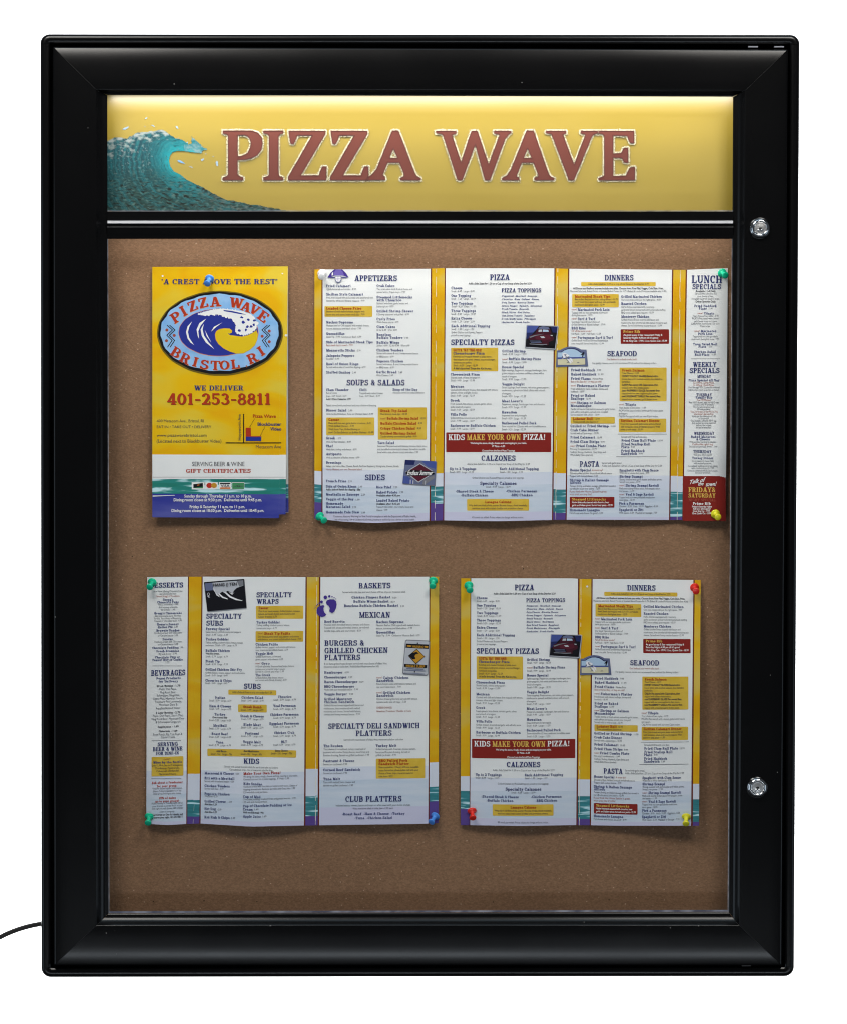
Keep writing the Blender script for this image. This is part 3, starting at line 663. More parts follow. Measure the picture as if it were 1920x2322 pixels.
def wave_col(x, y):
    wx = x + 14 * noise.noise((x * .02, y * .02, 11)) + 5 * noise.noise((x * .07, y * .07, 12)); wy = y + 14 * noise.noise((x * .02, y * .02, 21)) + 5 * noise.noise((x * .07, y * .07, 22))
    dc, sc_ = pl_dist((wx, wy), CURL); dt, st = pl_dist((x, y), CREST)
    n1 = noise.noise((dc * .05, sc_ * .008, 1.0)); n2 = noise.noise((dc * .16, sc_ * .022, 5.0)); n3 = noise.fractal((x * .03, y * .05, 2), .8, 2, 5); n4 = noise.noise((dc * .33, sc_ * .05, 3.0))
    deep = mix((.022, .10, .135), (.028, .105, .095), (y - 480) / 350)
    deep = mix(deep, (.060, .066, .045), max(0, (y - 760) / 170) * (.55 + n3 * .6))
    c = mix(deep, (.030, .235, .27), .30 + 1.0 * n1 + .45 * n3)
    c = mix(c, (.018, .055, .070), max(0, n4 * .8 + n2 * .9 - .05))
    lipk = max(0, 1 - dc / 165) * max(0, 1 - max(0, sc_ - 430) / 300)
    c = mix(c, (.018, .37, .43), lipk * .95 + .45 * n2 * lipk + .2 * n4 * lipk)
    c = mix(c, (.03, .52, .58), max(0, 1 - dc / 45) * max(0, 1 - max(0, sc_ - 400) / 160) * (.75 + .6 * n2))
    c = mix(c, (.012, .085, .105), max(0, (n2 - .05) * 2.0) * (1 - .45 * lipk))
    c = mix(c, (.16, .36, .35), max(0, (noise.noise((dc * .12, sc_ * .03, 9)) - .22) * 1.8) * .55)
    if y > 640: c = mix(c, (.020, .028, .024), max(0, noise.noise((wx * .022, wy * .085, 7)) * 2.2) * min(1, (y - 640) / 120))
    if y > 600: c = mix(c, (.14, .27, .25), max(0, noise.noise((wx * .03, wy * .11, 17)) * 1.8 - .25) * min(1, (y - 600) / 120))
    if x > 700: c = mix(c, (.20, .26, .245), max(0, noise.noise((wx * .03, wy * .09, 4)) * 1.6 + .1) * min(1, (x - 700) / 250))
    fo = noise.fractal((x * .020, y * .030, 8), .75, 2.1, 6)
    band = 60 if x < 260 else 36 if x < 520 else 22
    k = (1 - dt / (band * 2.3)) * .95 + fo * 1.15 - .40
    if x < 520 and dt < band * 2.6: c = mix(c, (.47, .54, .53), k * 1.15)
    if 380 < y < 660 and x < 400: c = mix(c, (.34, .45, .45), max(0, noise.fractal((x * .045, y * .06, 3), .75, 2, 5) * 1.2 - .42) * 1.2)
    if x > 640 and y < 520: c = mix(c, (.30, .46, .50), .30 + .9 * fo)
    return tuple(v * (.84 if y < 620 else .74) for v in c)
WJ = []
for k, (x, y) in enumerate(WAVE):
    WJ.append((x, y)); x2, y2 = WAVE[(k + 1) % len(WAVE)]
    if 1 < k < 22 or k > 33:
        for s in (.25, .5, .75):
            WJ.append((x + (x2 - x) * s + random.uniform(-5, 5), y + (y2 - y) * s + random.uniform(-7, 4)))
V = []; F = []; cols = []; uv = []; idx = {}; st = 4.2
def wv(i, j):
    if (i, j) not in idx:
        x, y = 40 + i * st, 310 + j * st; idx[(i, j)] = len(V); q = C_((x, y)); V.append(P(q[0], q[1], Y_HEAD - .0005)); cols.append(wave_col(x, y))
    return idx[(i, j)]
for j in range(152):
    for i in range(336):
        if inside((40 + (i + .5) * st, 310 + (j + .5) * st), WJ): F.append((wv(i, j), wv(i, j + 1), wv(i + 1, j + 1), wv(i + 1, j)))
mk('wave_picture', V, F, 'wave_print', hp, vcol=cols)
# spray drops
SPR = [([(155, 318), (180, 300), (215, 286), (212, 302), (185, 322)], 'pic_sky'), ([(330, 240), (345, 222), (358, 220), (352, 234)], 'pic_sky'), ([(375, 280), (400, 278), (417, 298), (410, 300), (398, 288)], 'pic_sky'), ([(333, 286), (340, 290), (338, 306)], 'pic_sky'),
       ([(562, 262), (570, 285), (590, 292), (600, 318), (582, 312)], 'pic_sky'), ([(582, 550), (600, 546), (625, 560), (655, 588), (628, 580), (596, 570)], 'sky_blue'), ([(670, 600), (695, 600), (714, 618), (700, 612)], 'pic_sky'), ([(765, 548), (790, 535), (797, 548), (775, 565)], 'pic_sky'),
       ([(880, 570), (890, 552), (902, 560), (905, 605), (890, 605)], 'pic_sky'), ([(853, 522), (872, 520), (868, 530)], 'pic_sky'), ([(655, 415), (668, 405), (670, 432), (660, 432)], 'pic_sky'), ([(570, 385), (605, 378), (600, 384)], 'pic_sky'), ([(800, 500), (812, 502), (810, 512)], 'pic_sky')]
for poly, mn in SPR:
    mx_, my_ = sum(p[0] for p in poly) / len(poly), sum(p[1] for p in poly) / len(poly); poly = [(mx_ + (p[0] - mx_) * .85, my_ + (p[1] - my_) * .75) for p in poly]
    v, f = union([[C_(p) for p in poly]]); hmesh('spray_drop', v, f, .0003, mn)
# ------------------------------------------------------------------ printed menus
LAYER = 0.00013
class Sheet:
    """one pinned sheet: columns of print, a curved paper surface, and everything printed on it"""
    def __init__(s, name, label, cat, cols, ytop, ybot, depth, slope=None, group=None):
        s.cols, s.ytop, s.ybot, s.depth = cols, ytop, ybot, depth
        s.slope = slope or (lambda x, y: 0.0)
        xm = (cols[0][0] + cols[-1][2]) / 2
        s.root = empty(name, P(xm, ybot(xm), Y_BOARD), label, cat, group)
        s.tf = lambda p: p; s.nk = 1.0
        s.boxes = []            # (x0, y0, x1, y1, child object)
        s.b = {}
        s.ox, s.oy = cols[0][0], ytop(xm)
    def pt(s, p, layer): return P(p[0], p[1], Y_BOARD - s.depth(p[0], p[1]) - layer * LAYER)
    def uv(s, p): return ((p[0] - s.ox) / 100, -(p[1] - s.oy) / 100)
    def paper(s, edge_mat='paper_back'):
        V, F, M, U, mats = [], [], [], [], []
        def mi(m_):
            if m_ not in mats: mats.append(m_)
            return mats.index(m_)
        back = []; s.rim = []
        for (xt0, xb0, xt1, xb1, bands, nx) in s.cols:
            # bands: list of (material, y where it ends); last ends at the bottom
            k = len(bands); prev = 0.0
            for (m_, yend) in bands:
                xm = (xt0 + xt1) / 2; v1 = 1.0 if yend is None else (yend - s.ytop(xm)) / (s.ybot(xm) - s.ytop(xm))
                ny = max(1, int((v1 - prev) * 26)); base = len(V)
                for j in range(ny + 1):
                    v = prev + (v1 - prev) * j / ny
                    for i in range(nx + 1):
                        u = i / nx; xt = xt0 + (xt1 - xt0) * u; xb = xb0 + (xb1 - xb0) * u
                        x = xt + (xb - xt) * v; y = s.ytop(xt) + (s.ybot(xb) - s.ytop(xt)) * v
                        V.append(s.pt((x, y), 0)); U.append(s.uv((x, y)))
                for j in range(ny):
                    for i in range(nx):
                        a = base + j * (nx + 1) + i; q = (a, a + nx + 1, a + nx + 2, a + 1)
                        F.append(q); M.append(mi(m_)); back.append(q)
                lastc = (xt0, xb0) == tuple(s.cols[-1][:2])
                for i in range(nx):
                    if prev == 0: s.rim.append((base + i, base + i + 1))
                    if yend is None: s.rim.append((base + ny * (nx + 1) + i, base + ny * (nx + 1) + i + 1))
                for j in range(ny):
                    if (xt0, xb0) == tuple(s.cols[0][:2]): s.rim.append((base + j * (nx + 1), base + (j + 1) * (nx + 1)))
                    if lastc: s.rim.append((base + j * (nx + 1) + nx, base + (j + 1) * (nx + 1) + nx))
                prev = v1
        th = Vector((0, .00022, 0)); bm_ = mi(edge_mat); nV = len(V)
        V += [v + th for v in V]; U += U
        for q in back: F.append(tuple(i + nV for i in q[::-1])); M.append(bm_)
        for a, b in s.rim:
            k = len(V); V += [Vector(V[a]), Vector(V[b]), Vector(V[b]) + th, Vector(V[a]) + th]; U += [U[a], U[b], U[b], U[a]]
            F.append((k, k + 1, k + 2, k + 3)); M.append(bm_)
        mk('paper', V, F, mats, s.root, mi=M, uv=U, smooth=True)
    def add(s, key, verts, faces, mname, layer):
        """collect flat print (photo pixels) for the part 'key'"""
        d = s.b.setdefault(key, dict(V=[], F=[], M=[], mats=[], U=[]))
        if mname not in d['mats']: d['mats'].append(mname)
        k = d['mats'].index(mname); base = len(d['V'])
        for p in verts:
            q = s.tf(p); d['V'].append(s.pt(q, layer)); d['U'].append(s.uv(q))
        for f in faces: d['F'].append(tuple(base + i for i in f)); d['M'].append(k)
    def flush(s, key, name, parent=None, label=None):
        d = s.b.pop(key, None)
        if not d: return None
        o = mk(name, d['V'], d['F'], d['mats'], parent or s.root, mi=d['M'], uv=d['U'])
        if label: o['label'] = label
        return o
    def poly(s, key, polys, mname, layer, cell=8.0):
        """filled shape, cut finely enough to follow the paper"""
        out = []
        for p in polys:
            q = []
            for i in range(len(p)):
                a, b = Vector(p[i]), Vector(p[(i + 1) % len(p)]); n_ = max(1, int((b - a).length / cell))
                q += [tuple(a.lerp(b, k / n_)) for k in range(n_)]
            out.append(q)
        vs, fs = [], []
        for p in out:
            a = sum(p[i][0] * p[(i + 1) % len(p)][1] - p[(i + 1) % len(p)][0] * p[i][1] for i in range(len(p)))
            q = p if a > 0 else p[::-1]; fs.append(list(range(len(vs), len(vs) + len(q)))); vs += [Vector(v) for v in q]
        x0, x1 = min(v.x for v in vs), max(v.x for v in vs); y0, y1 = min(v.y for v in vs), max(v.y for v in vs)
        xx = x0 + cell / 2
        while xx < x1:
            yy = y0 + cell / 2
            while yy < y1: vs.append(Vector((xx + .013, yy + .017))); yy += cell
            xx += cell
        r = delaunay_2d_cdt(vs, [], fs, 0, 1e-5)
        s.add(key, [tuple(v) for v in r[0]], [tuple(f) for f, o in zip(r[2], r[5]) if o], mname, layer)
    def line(s, key, font, txt, x0, x1, yb, cap, mname, layer, slope=None, track=0.0):
        v, f, w = set_line(font, txt, cap, track)
        if not v: return
        k = (x1 - x0) / w if x1 else 1.0
        xm = x0 + w * k / 2; sl = s.slope(xm, yb) if slope is None else slope
        vs = [(x0 + p[0] * k, yb - p[1] + sl * (p[0] * k)) for p in v]
        s.add(key, vs, f, mname, layer)
    def glyph_at(s, key, ch, cx, cy, h, rot, mname, layer, wide=1.0, grow=0):
        v, f, w = set_line('head', ch, h)
        c, sn = math.cos(R(rot)), math.sin(R(rot)); out = []
        for p in v:
            x, y = (p[0] - w / 2) * wide, p[1] - h / 2
            out.append((cx + x * c - y * sn, cy - (x * sn + y * c)))
        s.add(key, out, f, mname, layer)
    def box(s, x0, y0, x1, y1, mname, label=None):
        key = ('box', len(s.boxes)); r = 1.2
        sl = s.slope((x0 + x1) / 2, (y0 + y1) / 2)
        P_ = [(x0 + r, y0), (x1 - r, y0), (x1, y0 + r), (x1, y1 - r), (x1 - r, y1), (x0 + r, y1), (x0, y1 - r), (x0, y0 + r)]
        s.poly(key, [[(x, y + sl * (x - x0)) for x, y in P_]], mname, 1, 4.0)
        o = s.flush(key, 'highlight_box'); s.boxes.append((x0, y0, x1, y1, o)); return o
    def block(s, ox, oy, f, data, txt_key):
        """lines of the menu, coordinates as measured on an enlarged crop of the photograph"""
        X_ = lambda v: ox + float(v) / f
        Y_ = lambda v: oy + float(v) / f
        for ln in data.strip().split('\n'):
            a = ln.strip().split('|')
            k = a[0]
            if k in 'KD':
                s.box(X_(a[1]), Y_(a[3]), X_(a[2]), Y_(a[4]), 'box_gold' if k == 'K' else 'box_red'); continue
            if k == 'L':
                s.poly(txt_key, [[(X_(a[1]), Y_(a[3]) - .45), (X_(a[2]), Y_(a[3]) - .45), (X_(a[2]), Y_(a[3]) + .45), (X_(a[1]), Y_(a[3]) + .45)]], 'ink_grey', 1.4); continue
            x0, x1, yb = X_(a[1]), X_(a[2]), Y_(a[3])
            if k in 'HhgG':      # headings with their own cap height; g gold, h white
                top = Y_(a[4]); cap = yb - top
                m_ = {'H': 'ink_navy', 'h': 'ink_white', 'g': 'ink_gold', 'G': 'ink_rust'}[k]
                s.nh = getattr(s, 'nh', 0) + 1; key = ('head', s.nh)
                s.line(key, 'head', a[5], x0, x1, yb, cap, m_, 3)
                par = s.find_box(x0, yb)
                s.flush(key, 'heading', par, 'heading reading ' + a[5]); continue
            txt = a[4]; key = txt_key; lay = 2
            par = s.find_box(x0 + 1, yb - 2)
            if par is not None: key = ('boxtext', par.name); lay = 3
            st = {'N': ('fat', 5.6 * s.nk, 'ink_item'), 'M': ('fat', 7.0, 'ink_navy'), 'R': ('fat', 5.6 * s.nk, 'ink_red'), 'Y': ('fat', 5.7, 'ink_gold'), 'w': ('fat', 5.6, 'ink_white'), 'T': ('fat', 3.7, 'ink_item'),
                  'F': ('sans', 4.15, 'ink_grey'), 'B': ('bold', 4.15, 'ink_dark'), 'r': ('sans', 4.15, 'ink_rust'), 'W': ('bold', 4.0, 'ink_white'), 'P': ('sans', 5.0, 'ink_grey')}[k]
            m_ = st[2]
            if par is not None and k == 'F': m_ = 'ink_dark'
            s.line(key, st[0], txt, x0, x1, yb, st[1], m_, lay)
    def find_box(s, x, y):
        for (x0, y0, x1, y1, o) in s.boxes:
            if x0 - 1 <= x <= x1 + 1 and y0 - 1 <= y <= y1 + 1: return o
        return None
    def finish(s):
        for key in list(s.b):
            if key[0] == 'boxtext': s.flush(key, 'box_text', bpy.data.objects[key[1]])
            elif key[0] == 'pic': pass
        for key in [k for k in s.b if k[0] == 'text']: s.flush(key, 'printed_text')

def flat(c): return lambda x: c
def interp(pts):
    def f(x):
        if x <= pts[0][0]: return pts[0][1]
        for (x0, y0), (x1, y1) in zip(pts, pts[1:]):
            if x <= x1: return y0 + (y1 - y0) * (x - x0) / (x1 - x0)
        return pts[-1][1]
    return f
def white(hz_, sea): return [('paper_white', hz_), ('paper_haze', sea - 20), ('paper_sea', sea + 42), ('paper_lilac', None)]
def strip_bands(a, b, c): return [('print_yellow', a), ('print_pale', b), ('print_teal', c), ('print_violet', None)]
def crease(s, pts, layer=1, w=.55):
    for (xa, ya), (xb, yb) in zip(pts, pts[1:]):
        n_ = max(2, int((yb - ya) / 9))
        for k in range(n_):
            if random.random() < .25: continue
            u0, u1 = k / n_, (k + 1) / n_; ww = w * random.uniform(.5, 1.2); j = random.uniform(-.3, .3)
            s.add(('crease', 0), [(xa + (xb - xa) * u0 - ww + j, ya + (yb - ya) * u0), (xa + (xb - xa) * u0 + ww + j, ya + (yb - ya) * u0), (xa + (xb - xa) * u1 + ww + j, ya + (yb - ya) * u1), (xa + (xb - xa) * u1 - ww + j, ya + (yb - ya) * u1)], [(0, 1, 2, 3)], 'crease', layer)
LINE = [('line_maroon', None)]
def q4(a, b, c, d): return [a, b, c, d]

# ---- small pictures printed on the menus (polygons in crop coordinates)
def pic(s, name, ox, oy, f, shapes, layer=4, label=None):
    key = ('pic', name)
    for k, (mname, pts) in enumerate(shapes):
        s.poly(key, [[(ox + x / f, oy + y / f) for x, y in pts]], mname, layer + k * .35)
    o = s.flush(key, 'printed_picture', None, label); return o
def ell(cx, cy, rx, ry, n_=16, rot=0):
    c, sn = math.cos(R(rot)), math.sin(R(rot)); o = []
    for k in range(n_):
        a = 2 * math.pi * k / n_; x, y = rx * math.cos(a), ry * math.sin(a)
        o.append((cx + x * c - y * sn, cy + x * sn + y * c))
    return o
CAR = [('pic_grey', [(1190, 832), (1600, 846), (1566, 1140), (1172, 1114)]), ('pic_lgrey', [(1192, 818), (1597, 832), (1560, 1132), (1168, 1106)]), ('pic_black', [(1200, 827), (1588, 840), (1553, 1122), (1178, 1098)]), ('pic_blue', [(1200, 827), (1350, 832), (1325, 870), (1280, 915), (1194, 918)]),
       ('pic_dblue', [(1194, 918), (1280, 915), (1235, 985), (1187, 1000)]), ('pic_dblue', [(1500, 838), (1588, 841), (1578, 920), (1525, 915)]), ('pic_slate', [(1350, 850), (1400, 836), (1470, 848), (1492, 880), (1340, 875)]), ('pic_wine', [(1325, 870), (1490, 875), (1512, 930), (1305, 930)]), ('pic_lgrey', [(1348, 880), (1388, 878), (1390, 906), (1342, 908)]),
       ('pic_sky', [(1400, 878), (1465, 882), (1476, 906), (1400, 908)]), ('pic_wine', [(1230, 958), (1310, 926), (1490, 932), (1542, 985), (1520, 1060), (1450, 1080), (1240, 1040), (1215, 1000)]), ('pic_maroon', [(1300, 960), (1480, 945), (1500, 1000), (1420, 1020), (1310, 1000)]), ('pic_grey', [(1225, 972), (1300, 948), (1420, 934), (1310, 958), (1240, 984)]),
       ('pic_lgrey', [(1362, 966), (1410, 964), (1428, 984), (1385, 988)]), ('pic_black', [(1222, 1012), (1380, 1012), (1398, 1052), (1242, 1050)]), ('pic_slate', [(1235, 1020), (1370, 1022), (1375, 1030), (1240, 1028)]), ('pic_slate', [(1245, 1036), (1380, 1040), (1384, 1047), (1250, 1044)]), ('pic_grey', [(1230, 1056), (1400, 1064), (1452, 1062), (1455, 1072), (1390, 1078), (1232, 1066)]), ('pic_lgrey', [(1497, 946), (1526, 950), (1522, 962), (1499, 958)]), ('pic_black', [(1470, 1040), (1545, 1010), (1540, 1090), (1480, 1095)])]
def beach(ox, oy, f):   # crop 1230,740 x14.467
    return [('pic_slate', [(455, 790), (560, 775), (640, 730), (760, 680), (900, 655), (1050, 668), (1170, 710), (1250, 755), (1430, 760), (1485, 1310), (1250, 1300), (430, 1330)]),
            ('pic_dblue', [(480, 830), (600, 830), (700, 760), (830, 715), (950, 705), (1080, 725), (1180, 780), (1245, 830), (1360, 830), (1400, 1255), (1100, 1275), (480, 1270)]),
            ('pic_sky', [(485, 850), (610, 850), (710, 785), (830, 742), (950, 735), (1060, 755), (1150, 800), (1230, 860), (1350, 860), (1375, 1010), (485, 1030)]), ('pic_blue', [(485, 1015), (1378, 1000), (1382, 1050), (485, 1080)]),
            ('pic_sand', [(485, 1075), (1382, 1045), (1388, 1245), (1100, 1262), (485, 1258)]), ('pic_white', [(640, 880), (720, 860), (880, 960), (760, 1010), (640, 1060)]), ('pic_slate', [(700, 900), (800, 920), (730, 930), (800, 990), (720, 980)]), ('pic_slate', [(640, 950), (680, 1040), (600, 1040)]),
            ('pic_white', [(790, 1050), (900, 1100), (950, 1200), (900, 1220), (850, 1140)]), ('pic_grey', [(720, 1030), (860, 980), (870, 1000), (760, 1060), (880, 1180), (760, 1200), (830, 1160)]), ('pic_white', [(870, 1030), (960, 1060), (990, 1180), (930, 1140)]),
            ('pic_black', [(1230, 930), (1300, 870), (1340, 840), (1350, 900), (1310, 1010), (1285, 1000), (1300, 930)]), ('pic_grey', [(1130, 1170), (1190, 1165), (1200, 1190), (1120, 1195)])]
# ------------------------------------------------------------------ yellow folded flyer (upper left)
fz1 = lambda p: (330 + p[0] / 5.106, 590 + p[1] / 5.106)
fz2 = lambda p: (330 + p[0] / 5.106, 880 + p[1] / 5.106)
lz = lambda p: (340 + p[0] / 5.425, 640 + p[1] / 5.425)
def fdep(x, y):
    v = (y - 605) / 570
    return .0042 + .0035 * v * v + .0012 * math.sin(math.pi * (x - 345) / 305) * (1 - v) + .001 * math.sin(v * 5 + x * .01)
fl = Sheet('takeout_flyer', 'yellow folded takeout flyer with oval wave logo and red phone number', 'flyer',
           [(345.7, 345.7, 653.2, 648, [('flyer_yellow', 1031), ('paper_white', 1085.8), ('flyer_teal', 1120), ('flyer_blue', None)], 20)],
           interp([(345, 604.6), (653, 603.6)]), interp([(345, 1172.8), (633.1, 1174.8), (633.2, 1166.4), (655, 1166)]), fdep)
# the right column ends higher: split columns so the notch is sharp
fl.cols = [(345.7, 345.7, 636.5, 633.1, fl.cols[0][4], 18), (636.5, 633.2, 653.2, 648, fl.cols[0][4], 2)]
fl.paper()
# inner leaf of the folded flyer showing past the cover
V = []
for (x, y) in ((634, 607), (653.8, 607), (653.8, 985), (654.5, 1162), (640, 1163), (634, 1163)): V.append(P(x, y, Y_BOARD - .0022))
mk('inner_leaf', V, [(0, 1, 2, 3, 4, 5)], 'paper_back', fl.root)
V = [P(x, y, Y_BOARD - .0026) for x, y in ((646, 1098), (654.3, 1098), (654.4, 1130), (646, 1130))]
mk('inner_leaf_print', V, [(0, 1, 2, 3)], 'print_teal', fl.root, uv=[(0, 0), (.1, 0), (.1, .4), (0, .4)])
V = [P(x, y, Y_BOARD - .0026) for x, y in ((640, 1130), (654.4, 1130), (654.5, 1161), (640, 1162))]
mk('inner_leaf_foot', V, [(0, 1, 2, 3)], 'flyer_blue', fl.root, uv=[(0, 0), (.1, 0), (.1, .4), (0, .4)])
tk = ('text', 'flyer')
def fline(tf_, font, txt, x0, x1, yb, yt, mname, key=tk, layer=2):
    a = tf_((x0, yb)); b = tf_((x1, yt)); fl.line(key, font, txt, a[0], b[0], a[1], a[1] - b[1], mname, layer)
fline(fz1, 'head', "'A CREST ABOVE THE REST'", 188, 1530, 276, 216, 'ink_navy', ('h1', 0)); fl.flush(('h1', 0), 'slogan')
fline(fz1, 'head', "WE DELIVER", 565, 1138, 1507, 1450, 'ink_navy', ('h2', 0)); fl.flush(('h2', 0), 'heading')
fline(fz2, 'head', "401-253-8811", 256, 1447, 196, 66, 'olive_shade', ('h3', 0), 1.6)
fline(fz2, 'head', "401-253-8811", 252, 1443, 190, 60, 'ink_red', ('h3', 0), 2.6); fl.flush(('h3', 0), 'phone_number')
fline(fz2, 'sans', "400 Metacom Ave., Bristol, RI", 132, 675, 395, 362, 'ink_dark')
fline(fz2, 'sans', "EAT IN • TAKE OUT • DELIVERY", 132, 763, 463, 432, 'ink_dark')
fline(fz2, 'sans', "www.pizzawavebristol.com", 130, 708, 562, 527, 'ink_dark')
fline(fz2, 'sans', "(Located next to Blockbuster Video)", 130, 880, 630, 593, 'ink_dark')
fline(fz2, 'sans', "SERVING BEER & WINE", 540, 1148, 903, 853, 'ink_dark')
fline(fz2, 'head', "GIFT CERTIFICATES", 470, 1220, 980, 936, 'ink_red', ('h4', 0)); fl.flush(('h4', 0), 'heading')
for txt, x0, x1, yb in (("Sunday through Thursday 11 a.m. to 10 p.m.", 450, 1230, 1266), ("Dining room closes at 9:30 p.m.  Deliveries until 9:45 p.m.", 328, 1350, 1310), ("Friday & Saturday 11 a.m. to 11 p.m.", 513, 1155, 1390), ("Dining room closes at 10:30 p.m.  Deliveries until 10:45 p.m.", 303, 1375, 1434)):
    fline(fz2, 'bold', txt, x0, x1, yb, yb - 33, 'ink_white', ('hours', 0))
fl.flush(('hours', 0), 'opening_hours')
def fpoly(key, pts, mname, layer, tf_=fz2): fl.poly(key, [[tf_(p) for p in pts]], mname, layer)
# street map
mkey = ('map', 0)
fpoly(mkey, rect(1132, 298, 1144, 632), 'ink_black', 2); fpoly(mkey, rect(930, 628, 1573, 639), 'ink_black', 2.2)
fpoly(mkey, rect(1162, 458, 1222, 562), 'ink_red', 2); fpoly(mkey, rect(1162, 562, 1342, 612), 'logo_navy', 2.2); fpoly(mkey, rect(1222, 554, 1342, 566), 'ink_rust', 2.6)
for (xa, ya, xb, yb, n_) in ((1262, 358, 1212, 445, 7), (1383, 450, 1332, 548, 8)):
    for k in range(n_):
        x, y = xa + (xb - xa) * k / (n_ - 1), ya + (yb - ya) * k / (n_ - 1); fpoly(mkey, rect(x - 4, y - 4, x + 4, y + 4), 'ink_black', 2)
fline(fz2, 'bold', "Pizza Wave", 1245, 1512, 342, 305, 'ink_red', mkey); fline(fz2, 'bold', "Blockbuster", 1300, 1575, 435, 398, 'ink_navy', mkey)
fline(fz2, 'bold', "Video", 1445, 1575, 490, 453, 'ink_navy', mkey); fline(fz2, 'sans', "Metacom Ave", 1280, 1572, 697, 660, 'ink_dark', mkey)
v, f, w = set_line('sans', "Hopeworth Ave", 36); k = 300 / w
fl.add(mkey, [fz2((1106 - p[1], 602 - p[0] * k)) for p in v], f, 'ink_dark', 2)
fl.flush(mkey, 'street_map')
# band edges and card marks
bk = ('bands', 0)
fpoly(bk, rect(85, 1028, 1630, 1033), 'pic_grey', 1.5); fpoly(bk, rect(85, 1034, 1630, 1052), 'ink_white', 1.7); fpoly(bk, [(85, 1244), (340, 1238), (340, 1243), (85, 1256)], 'ink_white', 2)
fl.flush(bk, 'band_edge')
for x0, x1, items in ((537, 685, [('pic_black', [(555, 1112), (665, 1098), (668, 1140), (556, 1158)]), ('pic_orange', [(600, 1120), (625, 1116), (626, 1124), (601, 1128)]), ('pic_green', [(556, 1156), (668, 1140), (668, 1160)])]),
                      (693, 838, [('pic_red', ell(742, 1127, 36, 30)), ('pic_amber', ell(795, 1127, 34, 30))]), (853, 995, [('pic_black', rect(862, 1098, 984, 1112)), ('pic_orange', rect(862, 1150, 984, 1166))]), (1003, 1146, [('pic_green', rect(1006, 1096, 1143, 1168))])):
    ck = ('card', x0); fpoly(ck, rect(x0, 1090, x1, 1172), 'ink_white', 2)
    for kk, (m_, pts) in enumerate(items): fpoly(ck, pts, m_, 2.5 + kk * .4)
    if x0 == 853: fline(fz2, 'bold', "VISA", 872, 976, 1146, 1116, 'ink_dark', ck, 3.5)
    if x0 == 1003: fline(fz2, 'bold', "-G-", 1030, 1125, 1144, 1120, 'ink_dark', ck, 3.5)
    fl.flush(ck, 'card_mark')
# oval logo
def wob(cx, cy, rx, ry, n_=72, amp=.018, seed=0.0, dx=0, dy=0):
    o = []
    for k in range(n_):
        a = 2 * math.pi * k / n_; w_ = 1 + amp * math.sin(a * 19 + seed) * .5 + amp * noise.noise((math.cos(a) * 4, math.sin(a) * 4, seed))
        o.append(lz((cx + dx + rx * w_ * math.cos(a), cy + dy + ry * w_ * math.sin(a))))
    return o
lk = ('logo', 0)
fl.poly(lk, [wob(864, 626, 776, 524, amp=.004)], 'olive_shade', 1.0)
fl.poly(lk, [wob(863, 622, 760, 506, amp=.010)], 'ink_black', 1.4)
fl.poly(lk, [wob(858, 615, 728, 474, amp=.022)], 'sky_blue', 1.8)
lo = fl.flush(lk, 'oval_logo', label='sky blue oval logo with a breaking wave')
lk = ('logow', 0)
fl.poly(lk, [wob(845, 617, 494, 294, amp=.006)], 'logo_orange', 2.2); fl.poly(lk, [wob(845, 615, 488, 288, amp=.006)], 'logo_navy', 2.6)
YEL = [(805, 640), (820, 600), (860, 575), (920, 565), (985, 570), (1015, 595), (1010, 620), (980, 630), (955, 618), (985, 648), (1050, 657), (1130, 667), (1200, 652), (1260, 625), (1310, 590), (1328, 640), (1322, 700), (1290, 775), (1230, 830), (1150, 872), (1070, 875), (990, 852), (910, 812), (850, 762), (815, 710)]
cxy = (1060, 730)
fl.poly(lk, [[lz((cxy[0] + (x - cxy[0]) * 1.015, cxy[1] + (y - cxy[1]) * 1.015)) for x, y in YEL]], 'logo_orange', 3.0)
fl.poly(lk, [[lz(p) for p in YEL]], 'logo_yellow', 3.4)
FOAM = [(600, 388), (680, 357), (780, 333), (900, 322), (1020, 337), (1150, 357), (1240, 392), (1290, 432), (1318, 500), (1310, 560), (1270, 600), (1220, 622), (1150, 645), (1080, 628), (1062, 590), (1072, 540), (1050, 490), (1000, 430), (930, 425), (880, 397), (800, 392), (720, 397), (650, 397)]
FB = [[lz(p) for p in FOAM]]
for k, p in enumerate(FOAM):
    q = FOAM[(k + 1) % len(FOAM)]
    for j in range(4):
        u = j / 4; r_ = random.uniform(8, 19) * (1 if k > 7 else .45)
        FB.append([lz(c_) for c_ in ell(p[0] + (q[0] - p[0]) * u + random.uniform(-6, 6), p[1] + (q[1] - p[1]) * u + random.uniform(-6, 6), r_, r_ * random.uniform(.5, .9), 7, random.uniform(0, 90))])
fl.poly(lk, FB, 'ink_white', 3.8)
fl.poly(lk, [[lz(p) for p in ((900, 338), (1010, 350), (1120, 375), (1190, 398), (1100, 388), (1000, 368), (920, 355))]], 'logo_navy', 4.2)
for (x, y) in ((1150, 490), (1215, 460), (1100, 590), (1245, 545), (1180, 585), (1275, 520), (1130, 430), (1200, 540), (1290, 470)):
    sp_ = [lz((x + random.uniform(8, 26) * math.cos(k * .9), y + random.uniform(8, 26) * math.sin(k * .9))) for k in range(7)]
    fl.poly(lk, [sp_], 'logo_navy', 4.2)
